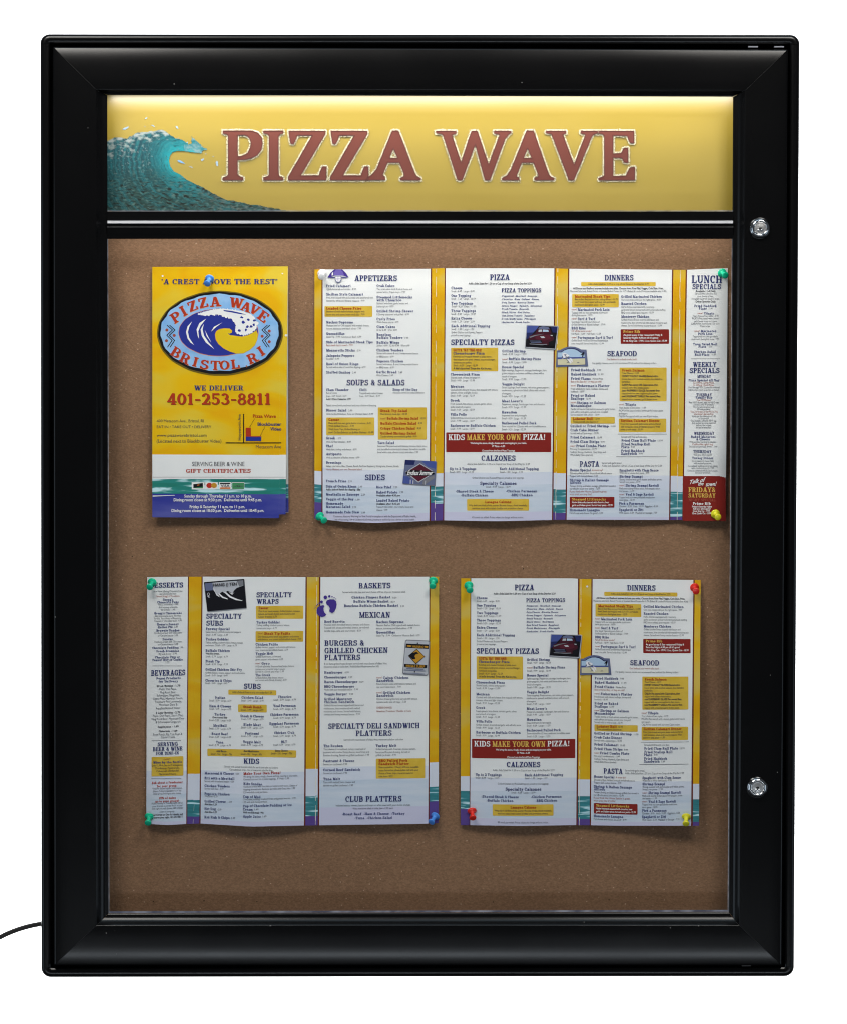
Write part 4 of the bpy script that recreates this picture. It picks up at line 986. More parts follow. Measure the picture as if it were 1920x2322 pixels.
for sk in ([(520, 480), (465, 540), (445, 610), (465, 690), (500, 740), (545, 770), (520, 735), (485, 680), (470, 610), (485, 550)], [(695, 445), (610, 500), (575, 580), (590, 660), (605, 690), (597, 600), (627, 530)], [(665, 510), (625, 580), (640, 660), (690, 740), (795, 822), (722, 735), (668, 655), (650, 580)], [(680, 590), (700, 660), (755, 738), (720, 670)], [(755, 605), (790, 545), (895, 492), (820, 545)]):
    fl.poly(lk, [[lz(p) for p in sk]], 'ink_white', 3.4)
fl.flush(lk, 'wave_emblem', lo)
lk = ('logot', 0)
for ch, cx, cy, rot, h in (('P', 320, 428, 33, 118), ('I', 412, 352, 30, 118), ('Z', 525, 290, 22, 112), ('Z', 655, 250, 15, 112), ('A', 805, 237, 5, 110), ('W', 1065, 252, -8, 112), ('A', 1185, 300, -20, 108), ('V', 1290, 335, -28, 108), ('E', 1395, 418, -36, 118),
                        ('B', 322, 862, -33, 112), ('R', 440, 938, -27, 112), ('I', 560, 978, -16, 108), ('S', 672, 1012, -8, 108), ('T', 805, 1022, -2, 106), ('O', 920, 1018, 2, 106), ('L', 1050, 1005, 8, 106), (',', 1180, 1005, 18, 50), ('R', 1265, 930, 24, 112), ('I', 1367, 845, 34, 112)):
    if ch == 'B': fl.flush(lk, 'logo_lettering', lo)
    a = lz((cx + 5, cy + 4)); fl.glyph_at(lk, ch, a[0], a[1], h * 1.08 / 5.425, rot, 'logo_orange', 2.4, 1.30)
    a = lz((cx, cy)); fl.glyph_at(lk, ch, a[0], a[1], h * 1.06 / 5.425, rot, 'ink_red', 3.0, 1.28)
fl.flush(lk, 'logo_lettering', lo)
lk = ('zig', 0)
for sx, x0, dots in ((1, 250, ((210, 585), (300, 652), (205, 717))), (-1, 1440, ((1470, 598), (1383, 662), (1470, 730)))):
    for dx in (-26, 26):
        pts = [(x0 + dx * .6 - sx * 20, 528), (x0 + dx * .6 + sx * 45, 585), (x0 + dx * .6 - sx * 25, 650), (x0 + dx * .6 + sx * 40, 715), (x0 + dx * .6 - sx * 15, 795)]
        for a, b in zip(pts, pts[1:]): fl.poly(lk, [[lz(p) for p in capsule(a, b, 5, 3)]], 'ink_black', 2.4 + (dx > 0) * .3 + pts.index(a) * .12)
    for d in dots: fl.poly(lk, [[lz(p) for p in ell(d[0], d[1], 19, 19, 10)]], 'ink_rust', 3.2)
    fl.flush(lk, 'zigzag_mark', lo)
# punched hole by the right edge and two staple holes
hk = ('hole', 0)
for x, y, r in ((1630, 868, 17), (200, 180, 11), (1587, 152, 10)): fl.poly(hk, [[fz1(p) for p in ell(x, y, r, r * .8, 10)]], 'ink_white', 2); fl.flush(hk, 'pin_hole')
fl.finish()
# ------------------------------------------------------------------ menu copy, as read on enlarged crops of the photograph
SL = 'Small - %s   Large - %s'
APP1 = """
H|602|1160|270|197|APPETIZERS
N|232|552|350|Fried Calamari
F|232|620|388|Lightly battered and tender - 8.99
N|232|716|460|Sicilian Style Calamari
F|232|846|500|Fried, then tossed with garlic butter and smothered with
F|232|735|540|tomatoes, olives and banana peppers - 9.49
K|210|835|600|740
R|232|695|645|Loaded Cheese Fries
F|232|735|682|Smothered with melted cheese, topped with
F|232|735|722|bacon bits and served with ranch dip - 7.99
N|232|584|827|Nachos Supreme
F|232|795|866|Mexican beef or Chili topped with melted cheese,
F|232|692|906|lettuce, tomatoes and black olives - 7.99
N|232|472|977|Quesadillas
F|232|692|1015|Steak Tip - 7.99   Chicken or Beef - 6.99
N|232|842|1088|Side of Marinated Steak Tips
r|232|578|1125|Best steak tips in town! - 7.99
N|232|607|1196|Mozzarella Sticks
F|628|682|1196|- 5.99
N|232|600|1265|Jalapeño Poppers
F|232|400|1303|Cheddar - 5.99
N|232|655|1375|Bowl of Onion Rings
F|232|748|1413|Served with a side of ranch for dipping - 6.59
N|232|548|1485|Stuffed Quahog
F|575|625|1485|2.49
N|893|1128|348|Crab Cakes
F|893|1360|387|Two crab cakes made fresh in house and
F|893|1270|427|served with a Cajun mayo - 7.59
N|893|1360|497|Steamed Littlenecks
N|893|1218|536|with Chourico
F|893|1305|575|Sauteed with beer, garlic butter and
F|893|1115|615|Italian spices - 8.99
N|893|1378|680|Grilled Shrimp Skewer
F|893|1315|720|8 Shrimp seasoned and grilled - 6.99
N|893|1132|785|Curly Fries
F|893|1180|822|With cheese sauce - 4.79
N|893|1135|887|Clam Cakes
F|893|1157|925|12 for 6.49   6 for 3.59
N|893|1080|990|Boneless
N|893|1232|1030|Buffalo Tenders
F|1258|1308|1030|7.99
N|893|1190|1093|Buffalo Wings
F|893|1325|1130|20 for 14.99   12 for 9.99   8 for 6.99
N|893|1243|1194|Chicken Tenders
F|893|1437|1232|Served with sweet & sour, honey mustard sauce
F|893|1117|1275|or BBQ sauce - 6.99
N|893|1243|1338|Popcorn Chicken
F|893|1437|1375|Served with sweet & sour, honey mustard sauce
F|893|1117|1417|or BBQ sauce - 6.99
N|890|1155|1482|Garlic Bread
F|1180|1230|1482|2.49
F|890|1110|1520|With Cheese - 3.49
H|500|1260|1642|1568|SOUPS & SALADS
N|232|528|1715|Clam Chowder
F|232|373|1752|Red or white
F|232|497|1792|Cup - 3.29  Bowl - 4.29
N|667|762|1715|Chili
F|667|975|1755|Topped with melted cheese
F|667|935|1792|Cup - 3.29  Bowl - 4.29
N|1103|1430|1712|Soup of the Day
F|1103|1515|1748|Ask your server for today's selection
"""
APP2 = """
B|230|553|155|Add 3 Clam Cakes for 1.99
F|230|888|237|Salads served with pita bread and your choice of dressing
N|230|497|305|Dinner Salad
F|525|575|305|3.99
F|230|848|350|With Grilled Chicken, Tuna or Chicken Salad - 5.99
K|232|862|385|618
R|263|405|428|Caesar
F|263|815|470|Made with our own garlic butter croutons - 5.49
F|263|595|508|With Grilled Chicken - 7.99
F|263|680|550|With Steak Tips, Grilled Shrimp or
F|263|850|592|new! Grilled Salmon or Buffalo Shrimp - 10.99
N|230|348|670|Greek
F|372|428|670|- 5.79
F|230|555|715|With Grilled Chicken - 8.49
N|230|322|775|Chef
F|230|630|815|With ham, turkey and cheese - 6.99
N|230|433|880|Antipasto
F|230|668|922|With a selection of Italian meats - 6.99
N|230|430|992|Dressings
F|230|1188|1035|Italian, Lite Italian, Bleu Cheese, Ranch, Fat Free Raspberry Vinaigrette, Caesar, Greek,
r|230|697|1078|Honey Mustard, our own Thousand Island
K|910|1545|252|675
R|943|1293|312|Steak Tip Salad
F|943|1293|350|Our famous steak tips - 10.59
r|943|1010|410|new!
R|1028|1440|412|Buffalo Shrimp Salad
F|1470|1525|408|10.59
R|943|1412|478|Buffalo Chicken Salad
F|1437|1490|472|8.99
R|943|1395|543|Crispy Chicken Salad
F|1425|1475|537|8.59
R|943|1410|608|Grilled Shrimp Salad
F|943|1418|645|Tender shrimp seasoned and grilled - 9.99
N|903|1125|733|Taco Salad
F|903|1548|772|Seasoned Mexican beef with lettuce, tomato, black olives
F|903|1525|812|and shredded monterey jack cheese. Served in a tortilla
F|903|1440|852|bowl with a side of sour cream and salsa - 7.99
H|740|1002|1208|1135|SIDES
N|228|493|1235|French Fries
F|518|567|1235|2.59
N|228|628|1305|Side of Onion Rings
F|655|705|1305|3.99
B|228|680|1342|Add a side of Ranch for dipping - 25¢
N|228|665|1410|Meatballs or Sausage
F|692|742|1410|2.59
N|228|593|1472|Veggie of the Day
F|620|670|1475|1.99
N|228|455|1530|Homemade
N|228|550|1572|Macaroni Salad
F|573|623|1574|2.29
N|228|665|1643|Homemade Cole Slaw
F|692|742|1645|1.99
N|888|1088|1315|Rice Pilaf
F|1115|1165|1312|2.29
N|888|1165|1382|Baked Potato
F|1192|1242|1378|1.99
B|888|1200|1420|Available after 4:30 pm
N|888|1323|1490|Loaded Baked Potato
B|888|1200|1530|Available after 4:30 pm
F|888|1375|1568|Topped with butter, sour cream, bacon and
F|888|1035|1612|cheese - 2.79
F|325|1408|1694|Consumer Advisory Warning for Raw Foods in compliance with the Department of Public Health,
F|342|1390|1736|we advise eating raw or undercooked meat, poultry or seafood poses a threat to your health.
"""
PIZ1 = """
H|730|980|250|178|PIZZA
B|458|1255|305|Add a Side Salad for 1.29 or a Cup of our Soup of the Day for 2.29
N|238|378|365|Cheese
F|238|530|402|Small - 6.49   Large - 8.49
N|238|487|462|One Topping
F|238|545|498|Small - 7.29   Large - 10.59
N|238|514|560|Two Toppings
F|245|552|595|Small - 8.29   Large - 11.59
N|238|548|655|Three Toppings
F|238|545|692|Small - 9.29   Large - 12.59
N|238|500|750|Extra Cheese
F|238|530|787|Small - 1.29   Large - 2.29
N|238|730|848|Each Additional Topping
F|238|528|885|Small - 1.00   Large - 1.50
F|238|632|925|Grilled Chicken and Roasted Peppers
F|238|485|962|priced as two toppings.
H|877|1378|405|355|PIZZA TOPPINGS
T|875|1328|462|•Pepperoni  •Meatball  •Sausage
T|875|1350|503|•Chourico  •Ham  •Salami  •Bacon
T|875|1290|545|•Feta Cheese  •Ricotta Cheese
T|875|1388|587|•Green Pepper  •Spinach  •Jalapeños
T|875|1218|628|•Fresh Tomato  •Broccoli
T|875|1232|670|•Black Olives  •Red Onion
T|875|1295|712|•Sun Dried Tomato  •Eggplant
T|875|1310|752|•Fresh Mushrooms  •Pineapple
T|875|1232|795|•Anchovies  •Fresh Garlic
H|235|1038|1075|1005|SPECIALTY PIZZAS
K|235|832|1110|1408
R|265|625|1155|GOTTA TRY THIS ONE!
N|265|660|1195|Cheeseburger Pizza
F|265|745|1232|Ketchup and mustard instead of pizza sauce
F|265|795|1270|then topped with pizza cheese, seasoned burger,
F|265|497|1308|tomatoes and pickles.
F|265|572|1346|Small - 8.29   Large - 12.59
B|265|750|1384|A kid's favorite! Treat the Kid in you.
N|230|597|1463|Cheesesteak Pizza
F|230|602|1500|Shaved steak, onions and peppers
F|230|537|1537|Small - 9.99   Large - 13.99
N|230|400|1617|Mexican
F|228|828|1655|Cooked with chili and cheese, then topped with lettuce,
F|228|568|1692|tomato, olives and light cheese
F|228|533|1730|Small - 9.59   Large - 12.59
N|885|1180|1167|Grilled Shrimp
F|885|1190|1203|Small - 9.59   Large - 13.59
r|885|955|1265|new!
N|968|1375|1267|Buffalo Shrimp Pizza
F|885|1190|1307|Small - 9.99   Large - 13.99
N|882|1160|1370|House Special
F|882|1450|1407|Eight toppings, Pepperoni, sausage, hamburger, ham,
F|882|1412|1445|green peppers, red onion and black olives with a
F|882|1070|1485|touch of oregano.
F|882|1187|1522|Small - 9.99   Large - 13.99
N|882|1168|1587|Veggie Delight
F|882|1485|1625|Seven toppings, Fresh tomato, red onion, green peppers,
F|880|1427|1662|mushrooms, spinach and black olives with a touch
F|880|1000|1702|of oregano.
F|880|1185|1738|Small - 9.59   Large - 12.59
"""
PIZ2 = """
N|228|345|170|Greek
F|228|747|210|Fresh spinach, feta cheese, tomato, garlic, olives
F|228|485|248|and a touch of oregano.
F|228|533|285|Small - 9.59   Large - 12.59
N|228|432|348|Villa Pollo
F|228|805|388|Grilled chicken, broccoli and garlic with alfredo sauce
F|228|530|425|Small - 9.99   Large - 12.59
N|228|800|490|Barbecue or Buffalo Chicken
F|226|530|527|Small - 9.99   Large - 12.99
N|880|1140|178|Meat Lover's
F|880|1425|215|Pepperoni, sausage, hamburger, ham and chourico
F|880|1185|253|Small - 9.99   Large - 13.59
N|880|1070|320|Hawaiian
F|880|1193|357|Imported ham and pineapple
F|880|1183|395|Small - 8.29   Large - 11.59
N|880|1318|458|Barbecued Pulled Pork
F|880|1437|495|Slow roasted for 12 hours with our incredible sauce
F|880|1183|535|Small - 9.29   Large - 12.59
D|172|1505|562|812
h|203|408|660|588|KIDS
g|437|1118|660|588|MAKE YOUR OWN
h|1148|1428|656|584|PIZZA!
W|480|1195|708|We bring the sauce, dough, cheese and one topping to your table.
W|757|920|748|8" Pizza - 6.59
W|627|1045|804|Choose from the list of Pizza Toppings
H|620|1052|922|855|CALZONES
F|440|1235|975|Add a Side Salad for 1.29 or a Cup of our Soup of the Day for 2.29
N|220|553|1040|Up to 2 Toppings
F|220|523|1078|Small - 8.99   Large - 12.29
N|853|1347|1040|Each Additional Topping
F|853|1143|1078|Small - 1.00   Large - 1.29
F|505|1162|1150|Grilled Chicken and Roasted Peppers priced as two toppings.
M|605|1065|1228|Specialty Calzones
F|680|988|1265|Small - 9.59   Large - 12.79
N|295|775|1325|•Shaved Steak & Cheese
N|935|1327|1323|•Chicken Parmesan
N|363|705|1375|•Buffalo Chicken
N|992|1270|1373|•BBQ Chicken
K|438|1222|1408|1556
R|668|1000|1460|Lasagna Calzone
F|462|1198|1500|Why didn't we think of this sooner? Ricotta cheese, sliced meatballs,
F|505|1152|1537|marinara sauce with melted cheddar and provolone cheese.
F|503|1155|1652|8% meals tax added. Prices subject to change without notice.
"""
DIN1 = """
H|637|1015|262|190|DINNERS
K|328|1307|284|337
F|420|1213|320|Add a Side Salad for 1.29 or a Cup of our Soup of the Day for 2.29
B|222|1408|378|All Dinner and Seafood entrees include two sides. Choose from: Rice Pilaf, Veggie, Cole Slaw, Fries,
F|182|1447|415|Macaroni Salad and, Baked Potato or Loaded Baked Potato for 1.79. (Baked & Loaded Potatoes available after 4:30)
K|210|822|442|615
R|247|712|488|Marinated Steak Tips
F|245|808|522|Best in East Bay and our best selling dinner! - 11.79
F|245|780|556|new! Steak tips topped with our own portabella
F|245|635|593|mushroom demi glaze sauce - 12.99
r|205|270|655|new!
N|285|702|662|Marinated Pork Loin
F|203|675|697|Topped with our own portabella mushroom
F|203|475|730|demi glaze sauce - 10.99
r|205|270|776|new!
N|285|515|783|Surf & Turf
F|203|572|818|Our Steak Tips with your choice of
F|203|645|853|Grilled Salmon or Baked Scallops - 17.99
N|203|387|905|BBQ Ribs
r|203|465|938|Fall off the bone tender!
F|203|587|975|Full Rack - 16.99   Half Rack - 12.59
r|205|270|1022|new!
N|283|748|1030|Portuguese Surf & Turf
F|203|680|1063|Grilled Steak meat and Shrimp Mozambique
F|200|625|1103|over rice pilaf. Served with fries - 12.99
N|855|1390|490|Grilled Marinated Chicken
F|855|1370|528|Our own recipe with just the right spices - 9.59
N|855|1187|583|Roasted Chicken
F|855|1290|622|Half a chicken marinated with rosemary,
F|855|1438|660|garlic and lemon and served with homemade stuffing.
F|855|1280|697|BBQ sauce added upon request - 10.59
N|855|1223|753|Monterey Chicken
F|855|1347|790|Grilled chicken breast topped with bacon and
F|855|1457|830|mushrooms, then smothered with melted monterey jack
F|855|1390|867|cheese. Served with honey mustard sauce - 12.99
D|847|1482|905|1095
Y|883|1102|950|Prime Rib
W|883|1395|990|As good as any 5 Star restaurant! Friday &
W|883|1340|1027|Saturday Nights 4:30 pm till it's gone!
W|883|1455|1067|16 oz. King Cut - 17.99, 12 oz. Queen Cut - 15.99
H|673|1058|1258|1190|SEAFOOD
r|665|1060|1310|Our Seafood is so fresh it talks back!
F|478|1320|1360|For quality reasons, we do not recommend fried seafood for delivery orders.
N|197|512|1455|Fried Haddock
F|540|587|1452|9.99
N|197|527|1510|Baked Haddock
F|555|620|1508|11.99
N|195|453|1568|Fried Clams
F|480|615|1566|Market Price
r|195|595|1603|Best in the East Bay - or they are cold!
r|195|260|1655|new!
N|275|702|1662|Fisherman's Platter
F|193|680|1698|Fried whole belly clams, scallops, shrimp and
F|193|368|1733|haddock - 18.99
N|193|510|1790|Fried or Baked
K|833|1450|1408|1848
R|868|1160|1458|Fresh Salmon
F|868|1087|1492|Your Choice - 12.99
B|865|1340|1530|HONEY WALNUT GLAZED Basted with a
F|865|1393|1568|honey glaze with crushed walnuts, then baked to
F|865|975|1605|perfection.
B|865|1337|1645|CAJUN Pan seared with Cajun spices, then
F|865|1218|1683|topped with a Bleu cheese sauce.
B|865|1358|1720|new! RASPBERRY GLAZE Pan seared then
F|862|1335|1757|topped with our own raspberry glaze sauce.
B|862|1368|1795|new! ROSEMARY GARLIC Pan seared, then
F|862|1330|1834|topped with a rosemary garlic butter sauce.
"""
DIN2 = """
N|193|368|152|Scallops
F|395|455|150|12.99
r|193|258|200|new!
N|270|655|207|Shrimp or Salmon
N|190|465|245|Mozambique
F|190|777|285|Tender shrimp or fresh salmon sauteed in garlic butter,
F|190|680|322|with saffron and spices, served over rice pilaf.
F|190|567|360|Served mild or with a kick! - 13.99
K|190|770|378|465
R|220|487|417|Lobster Roll
F|510|570|415|12.99
F|222|550|452|Treat yourself, you deserve it!
N|188|690|512|Grilled or Fried Shrimp
F|720|778|512|11.99
N|188|560|565|Crab Cake Dinner
F|188|555|603|Served with a Cajun mayo - 10.99
N|188|510|660|Fried Calamari
F|538|600|660|10.99
N|188|565|718|Fried Clam Strips
F|585|635|718|9.99
r|188|252|768|new!
N|265|655|773|Fried Combo Plate
F|187|530|810|Pick any 3 combinations - 13.99
F|187|648|850|Scallops, Shrimp, Haddock, Clam Strips and
F|185|480|888|Whole Belly Clams (market)
r|825|890|225|new!
N|907|1050|230|Tilapia
F|823|1180|267|Your choice of two styles - 11.99
F|823|1402|305|PICATA Pan seared with a lemon garlic butter sauce
F|823|942|343|and capers.
F|823|1338|380|CAJUN Pan seared with our own Cajun recipe.
K|823|1445|400|577
R|850|1360|442|Sicilian Calamari Dinner
F|848|1370|480|Fried, then tossed with garlic butter and smothered
F|848|1360|517|with tomatoes, olives and banana peppers. With
F|848|1135|553|pasta or side salad - 11.99
L|810|1455|603
F|855|1195|650|Served with fries and cole slaw.
N|858|1310|702|Fried Clam Roll Plate
F|1335|1398|700|13.99
N|858|1235|750|Fried Scallop Roll
N|855|962|787|Plate
F|985|1035|785|9.99
N|855|1165|838|Fried Haddock
N|853|1062|875|Sandwich
F|1085|1135|873|7.99
L|790|1450|900
H|312|567|1030|960|PASTA
F|600|862|993|Served with garlic bread.
F|600|1390|1030|Add a Side Salad for 1.29 or a Cup of our Soup of the Day for 2.29
N|183|455|1090|House Special
r|472|610|1088|A must try!
F|180|733|1128|Ziti with grilled chicken, broccoli and alfredo sauce.
F|180|547|1165|Topped with melted cheese - 9.99
N|180|692|1222|Shrimp & Italian Sausage
N|180|330|1257|Alfredo
F|180|783|1295|Tender shrimp and Italian sausage grilled then tossed in
F|178|578|1330|our alfredo sauce over penne - 12.99
r|178|667|1368|If you think the House Special is great,
r|178|467|1405|wait until you try this!
D|178|765|1428|1568
Y|208|652|1475|Steamed Littlenecks
W|208|695|1510|Native littlenecks steamed with chourico, beer
W|208|740|1548|garlic and Italian spices. Served over pasta - 12.99
N|178|573|1615|Homemade Lasagna
F|178|615|1652|Full of meat and cheese. So good! - 8.99
N|833|1345|1093|Spaghetti with Clam Sauce
F|833|1222|1125|With red or white clam sauce - 9.99
N|833|1135|1175|Shrimp Scampi
F|833|1390|1210|Shrimp sauteed with garlic butter and Italian spices.
F|833|1105|1243|Served over penne - 11.99
r|833|895|1288|new!
N|912|1350|1293|Shrimp Scampi Ravioli
F|830|1365|1328|Made with scampi butter sauce with pepper, onion
F|830|1025|1362|and spices - 11.99
r|830|893|1405|new!
N|912|1280|1410|Veal & Sage Ravioli
F|828|1295|1445|Topped with our own portabella mushroom
F|828|1030|1480|demi glaze - 10.99
N|827|1155|1530|Pick a Parmesan
F|825|1335|1563|Chicken - 9.99   Veal - 10.99   Eggplant - 8.59
N|825|1145|1612|Spaghetti or Ziti
F|825|1325|1648|With Sauce - 6.59   Meatball or Sausage - 7.59
"""
LUN1 = """
H|595|1058|347|232|LUNCH
H|605|1043|440|365|SPECIALS
B|653|963|485|Available 11-4 Daily
F|643|973|523|Served with cole slaw and
F|680|930|563|your choice of fries,
F|593|1018|602|rice pilaf, macaroni salad or chips.
B|653|963|645|Other Specials Daily
N|633|977|715|Fried Haddock
N|703|825|757|Plate
F|850|912|755|- 7.99
r|685|765|825|new!
N|780|935|830|Tilapia
F|608|1005|867|Your choice of two styles - 7.99
F|600|1005|905|PICATA Pan seared with a lemon
F|628|985|947|garlic butter sauce and capers.
F|585|1020|985|CAJUN Pan seared with our own
F|722|880|1022|Cajun recipe.
r|635|715|1097|new!
N|733|972|1102|Marinated
N|692|912|1145|Pork Loin
F|610|993|1182|Topped with our own portabella
F|592|1013|1222|mushroom demi glaze sauce - 7.99
N|612|985|1303|Tuna Salad Roll
N|697|815|1343|Plate
F|845|905|1340|- 6.59
N|628|963|1422|Chicken Salad
N|640|868|1465|Roll Plate
F|895|958|1460|- 6.59
L|580|1030|1512
H|612|975|1638|1563|WEEKLY
H|563|1020|1730|1655|SPECIALS
H|680|890|1805|1760|MONDAY
N|545|1022|1858|Pizza Special All Day
r|620|940|1892|$2 Off any 2 Large Pizzas.
r|620|940|1930|$1 Off any 2 Small Pizzas.
F|542|1020|1965|Good through 10/31. Cannot be combined
F|540|1018|2003|with any other coupon, promotion or discount.
"""
LUN2 = """
H|643|875|120|78|TUESDAY
N|633|885|155|Family Day
r|655|865|190|Free KID'S Dessert!
F|533|980|225|Free KID'S dessert with any KID'S meal
F|603|905|257|purchase of 3.99 or more.
F|600|905|292|One free kid's dessert for each
F|655|855|325|KID meal purchased.
r|555|960|362|Tacos 2 for the price of one Wear the Frog
r|610|895|395|any dessert get one free
F|580|930|430|With this fine minimum of 5.99
F|675|835|462|or more each.
F|560|943|497|One dessert is a Frozen KID'S cup.
F|580|928|530|Both specials cannot be combined
F|640|868|563|with any other coupon,
F|640|860|597|discount or promotion.
H|608|910|692|650|WEDNESDAY
N|565|928|738|Baked Macaroni
N|643|848|775|& Cheese
F|540|943|812|With a grilled hot dog & coleslaw.
r|583|893|848|Comfort like a good hug!
F|540|953|882|Served for lunch and dinner - 7.99
H|597|868|965|920|THURSDAY
F|603|873|1003|4:30 p.m. till it's gone!
N|580|900|1055|Turkey Dinner
F|580|903|1095|Slow roasted in house daily
F|603|870|1130|with mashed potatoes,
F|520|960|1170|homemade stuffing and gravy, along
F|570|905|1203|with cranberry sauce - 7.99
F|512|963|1240|Cannot be combined with any other coupon,
F|625|853|1270|discount or promotion.
D|445|1082|1308|1976
g|527|930|1548|1477|FRIDAY&
g|527|930|1628|1567|SATURDAY
G|530|928|1685|1645|NIGHT SPECIAL
w|592|857|1735|Prime Rib
W|580|875|1775|Friday & Saturday Nights
W|590|855|1808|4:30 p.m. till it's gone!
W|595|845|1842|16 oz. King Cut - 17.99
W|585|860|1875|12 oz. Queen Cut - 15.99
"""
DES1 = """
H|140|648|292|215|DESSERTS
F|195|637|360|new! Now offering Chocolate Cake
F|287|542|397|and Cheesecake from
r|238|597|435|famous Gregg's of Providence.
N|337|495|490|Gregg's
N|250|582|530|Chocolate Cake
F|263|570|562|This is incredible! - 4.99
F|275|560|605|Add a scoop of Vanilla
F|308|525|642|Ice Cream - 1.49
N|203|628|699|Gregg's Cheesecake
F|215|610|738|See why people travel 30 miles
F|205|622|777|for this. Your choice of Raspberry,
F|205|625|815|Caramel or Chocolate sauce - 4.99
N|250|580|870|Reese's Peanut
N|260|487|912|Butter Pie
F|512|570|905|3.49
N|237|592|965|Brownie Sundae
F|203|625|1000|Vanilla ice cream with Chocolate
F|260|570|1040|or Caramel sauce - 3.99
N|333|490|1097|Sundae
F|203|625|1137|Vanilla ice cream with Chocolate
F|260|570|1175|or Caramel sauce - 2.99
N|175|580|1232|Chocolate Pudding
F|600|648|1222|1.99
N|238|585|1282|Fresh Brownies
F|273|550|1322|Big and chewy - 1.99
N|218|600|1378|Chocolate Chip or
N|175|643|1418|Peanut Butter Cookie
F|382|437|1450|1.29
L|175|630|1492
H|157|680|1645|1560|BEVERAGES
N|237|610|1700|Pepsi Products
N|270|572|1748|for Delivery
B|240|605|1815|20 oz. Bottles - 1.79
P|285|547|1865|Pepsi, Diet Pepsi,
P|293|540|1915|Mug Root Beer,
P|245|595|1963|Schweppes Gingerale,
P|190|640|2013|Sierra Mist, Hawaiian Punch,
P|213|625|2060|Tropicana Pink Lemonade,
"""
DES2 = """
P|278|560|142|Mountain Dew &
P|228|605|196|Aquafina Bottled Water
B|228|605|263|2 Liter Bottles - 2.79
P|185|648|312|Pepsi, Diet Pepsi, Sierra Mist,
P|165|667|362|Mug Root Beer, Mountain Dew
P|225|608|408|& Schweppes Gingerale
B|257|578|478|Apple Juice - 1.69
B|273|558|546|Gatorade - 1.69
P|190|637|600|Fruit Punch, Rip Tide Rush &
P|307|525|640|Glacier Freeze
L|165|615|677
H|258|567|762|705|SERVING
H|185|637|838|778|BEER & WINE
H|233|583|897|852|FOR DINE-IN
K|162|652|930|1228
r|350|450|972|new!
N|187|632|1030|Wine by the Bottle
F|165|645|1075|Only 12.99 ea. See our 5 wineglasses.
F|215|597|1117|Chardonnay, Pinot Grigio,
F|235|588|1160|Cabernet, Zinfandel,
F|275|540|1206|Merlot and more.
L|160|620|1262
R|165|645|1343|Ask about a fundraiser
R|245|555|1393|for your group.
F|175|635|1428|Great for Soccer leagues, Little Leagues,
F|190|620|1468|Dance, School organizations or any
F|190|618|1507|other group looking to raise money.
R|275|535|1578|10% of sales
R|220|582|1628|go to your group!
F|165|640|1658|Pick a Monday or Tuesday night, tell us
F|175|635|1698|your friends to order from us and
F|165|648|1738|that night we will donate 10% of their
F|285|518|1783|orders to your group.
B|170|643|1834|Call Christi or Dan for details and
B|185|635|1874|reserve your night, 401-253-8811
"""
SUB1 = """
H|175|675|700|630|SPECIALTY
H|175|410|798|728|SUBS
H|880|1380|400|330|SPECIALTY
H|885|1192|492|425|WRAPS
N|170|503|860|Fenway Special
F|168|665|898|Italian sausage, grilled onions and peppers.
F|168|480|940|Small - 5.49   Large - 6.49
N|168|493|1006|Turkey Gobbler
F|165|690|1048|Turkey, stuffing, cranberry sauce, lettuce, tomato
F|165|605|1087|and mayo.  Small - 5.79   Large - 6.79
N|165|508|1166|Buffalo Chicken
B|165|360|1203|With bleu cheese.
F|165|477|1245|Small - 5.79   Large - 6.79
N|165|363|1316|Steak Tip
F|165|477|1353|Small - 6.59   Large - 7.59
N|165|677|1431|Grilled Chicken Stir Fry
F|163|720|1472|Grilled chicken, onions, peppers and mushrooms.
F|163|472|1510|Small - 5.49   Large - 6.49
N|162|530|1587|Chourico & Chips
F|162|470|1620|Small - 5.49   Large - 6.49
K|873|1538|522|705
R|912|1052|567|Caesar
F|908|1490|608|One of our most popular. Grilled chicken, romaine
F|908|1420|646|lettuce, parmesan cheese and croutons with
F|908|1167|686|Caesar dressing - 6.79
N|880|1213|769|Turkey Gobbler
F|880|1347|806|Turkey, stuffing, cranberry sauce, lettuce,
F|880|1165|848|tomato and mayo - 6.79
K|868|1537|877|1030
r|905|968|920|new!
R|990|1357|927|Steak Tip Fajita
F|902|1477|967|Our famous grilled steak tips, peppers and onions
F|902|1510|1005|with lettuce, sour cream and shredded cheese - 7.59
N|868|1182|1080|Chicken Fajita
F|868|1430|1116|Grilled chicken, peppers and onions with lettuce,
F|868|1325|1155|sour cream and shredded cheese - 6.79
N|868|1118|1210|Veggie Melt
F|868|1225|1248|Grilled mushrooms, onions and
F|868|1253|1287|green peppers with cheese - 6.59
r|868|932|1342|new!
N|952|1065|1348|Gyro
F|866|1413|1386|A Greek specialty. Seasoned beef strips, lettuce,
F|866|1283|1424|tomato and a tzatziki yogurt sauce.
F|866|1267|1460|Served in a Greek pita wrap - 5.99
N|865|1075|1512|The Greek
F|865|1258|1546|Grilled chicken, feta cheese, lettuce
F|865|1302|1580|and tomato with Greek dressing - 6.59
H|703|940|1687|1615|SUBS
K|485|1158|1700|1770
F|540|1100|1747|Add a Side of Fries to any sub order for 1.29
N|300|442|1828|Italian
F|218|527|1865|Small - 5.79   Large - 6.79
N|670|975|1827|Chicken Salad
F|665|980|1865|Small - 5.49   Large - 6.49
N|1183|1373|1818|Chourico
F|1120|1433|1856|Small - 5.79   Large - 6.79
"""
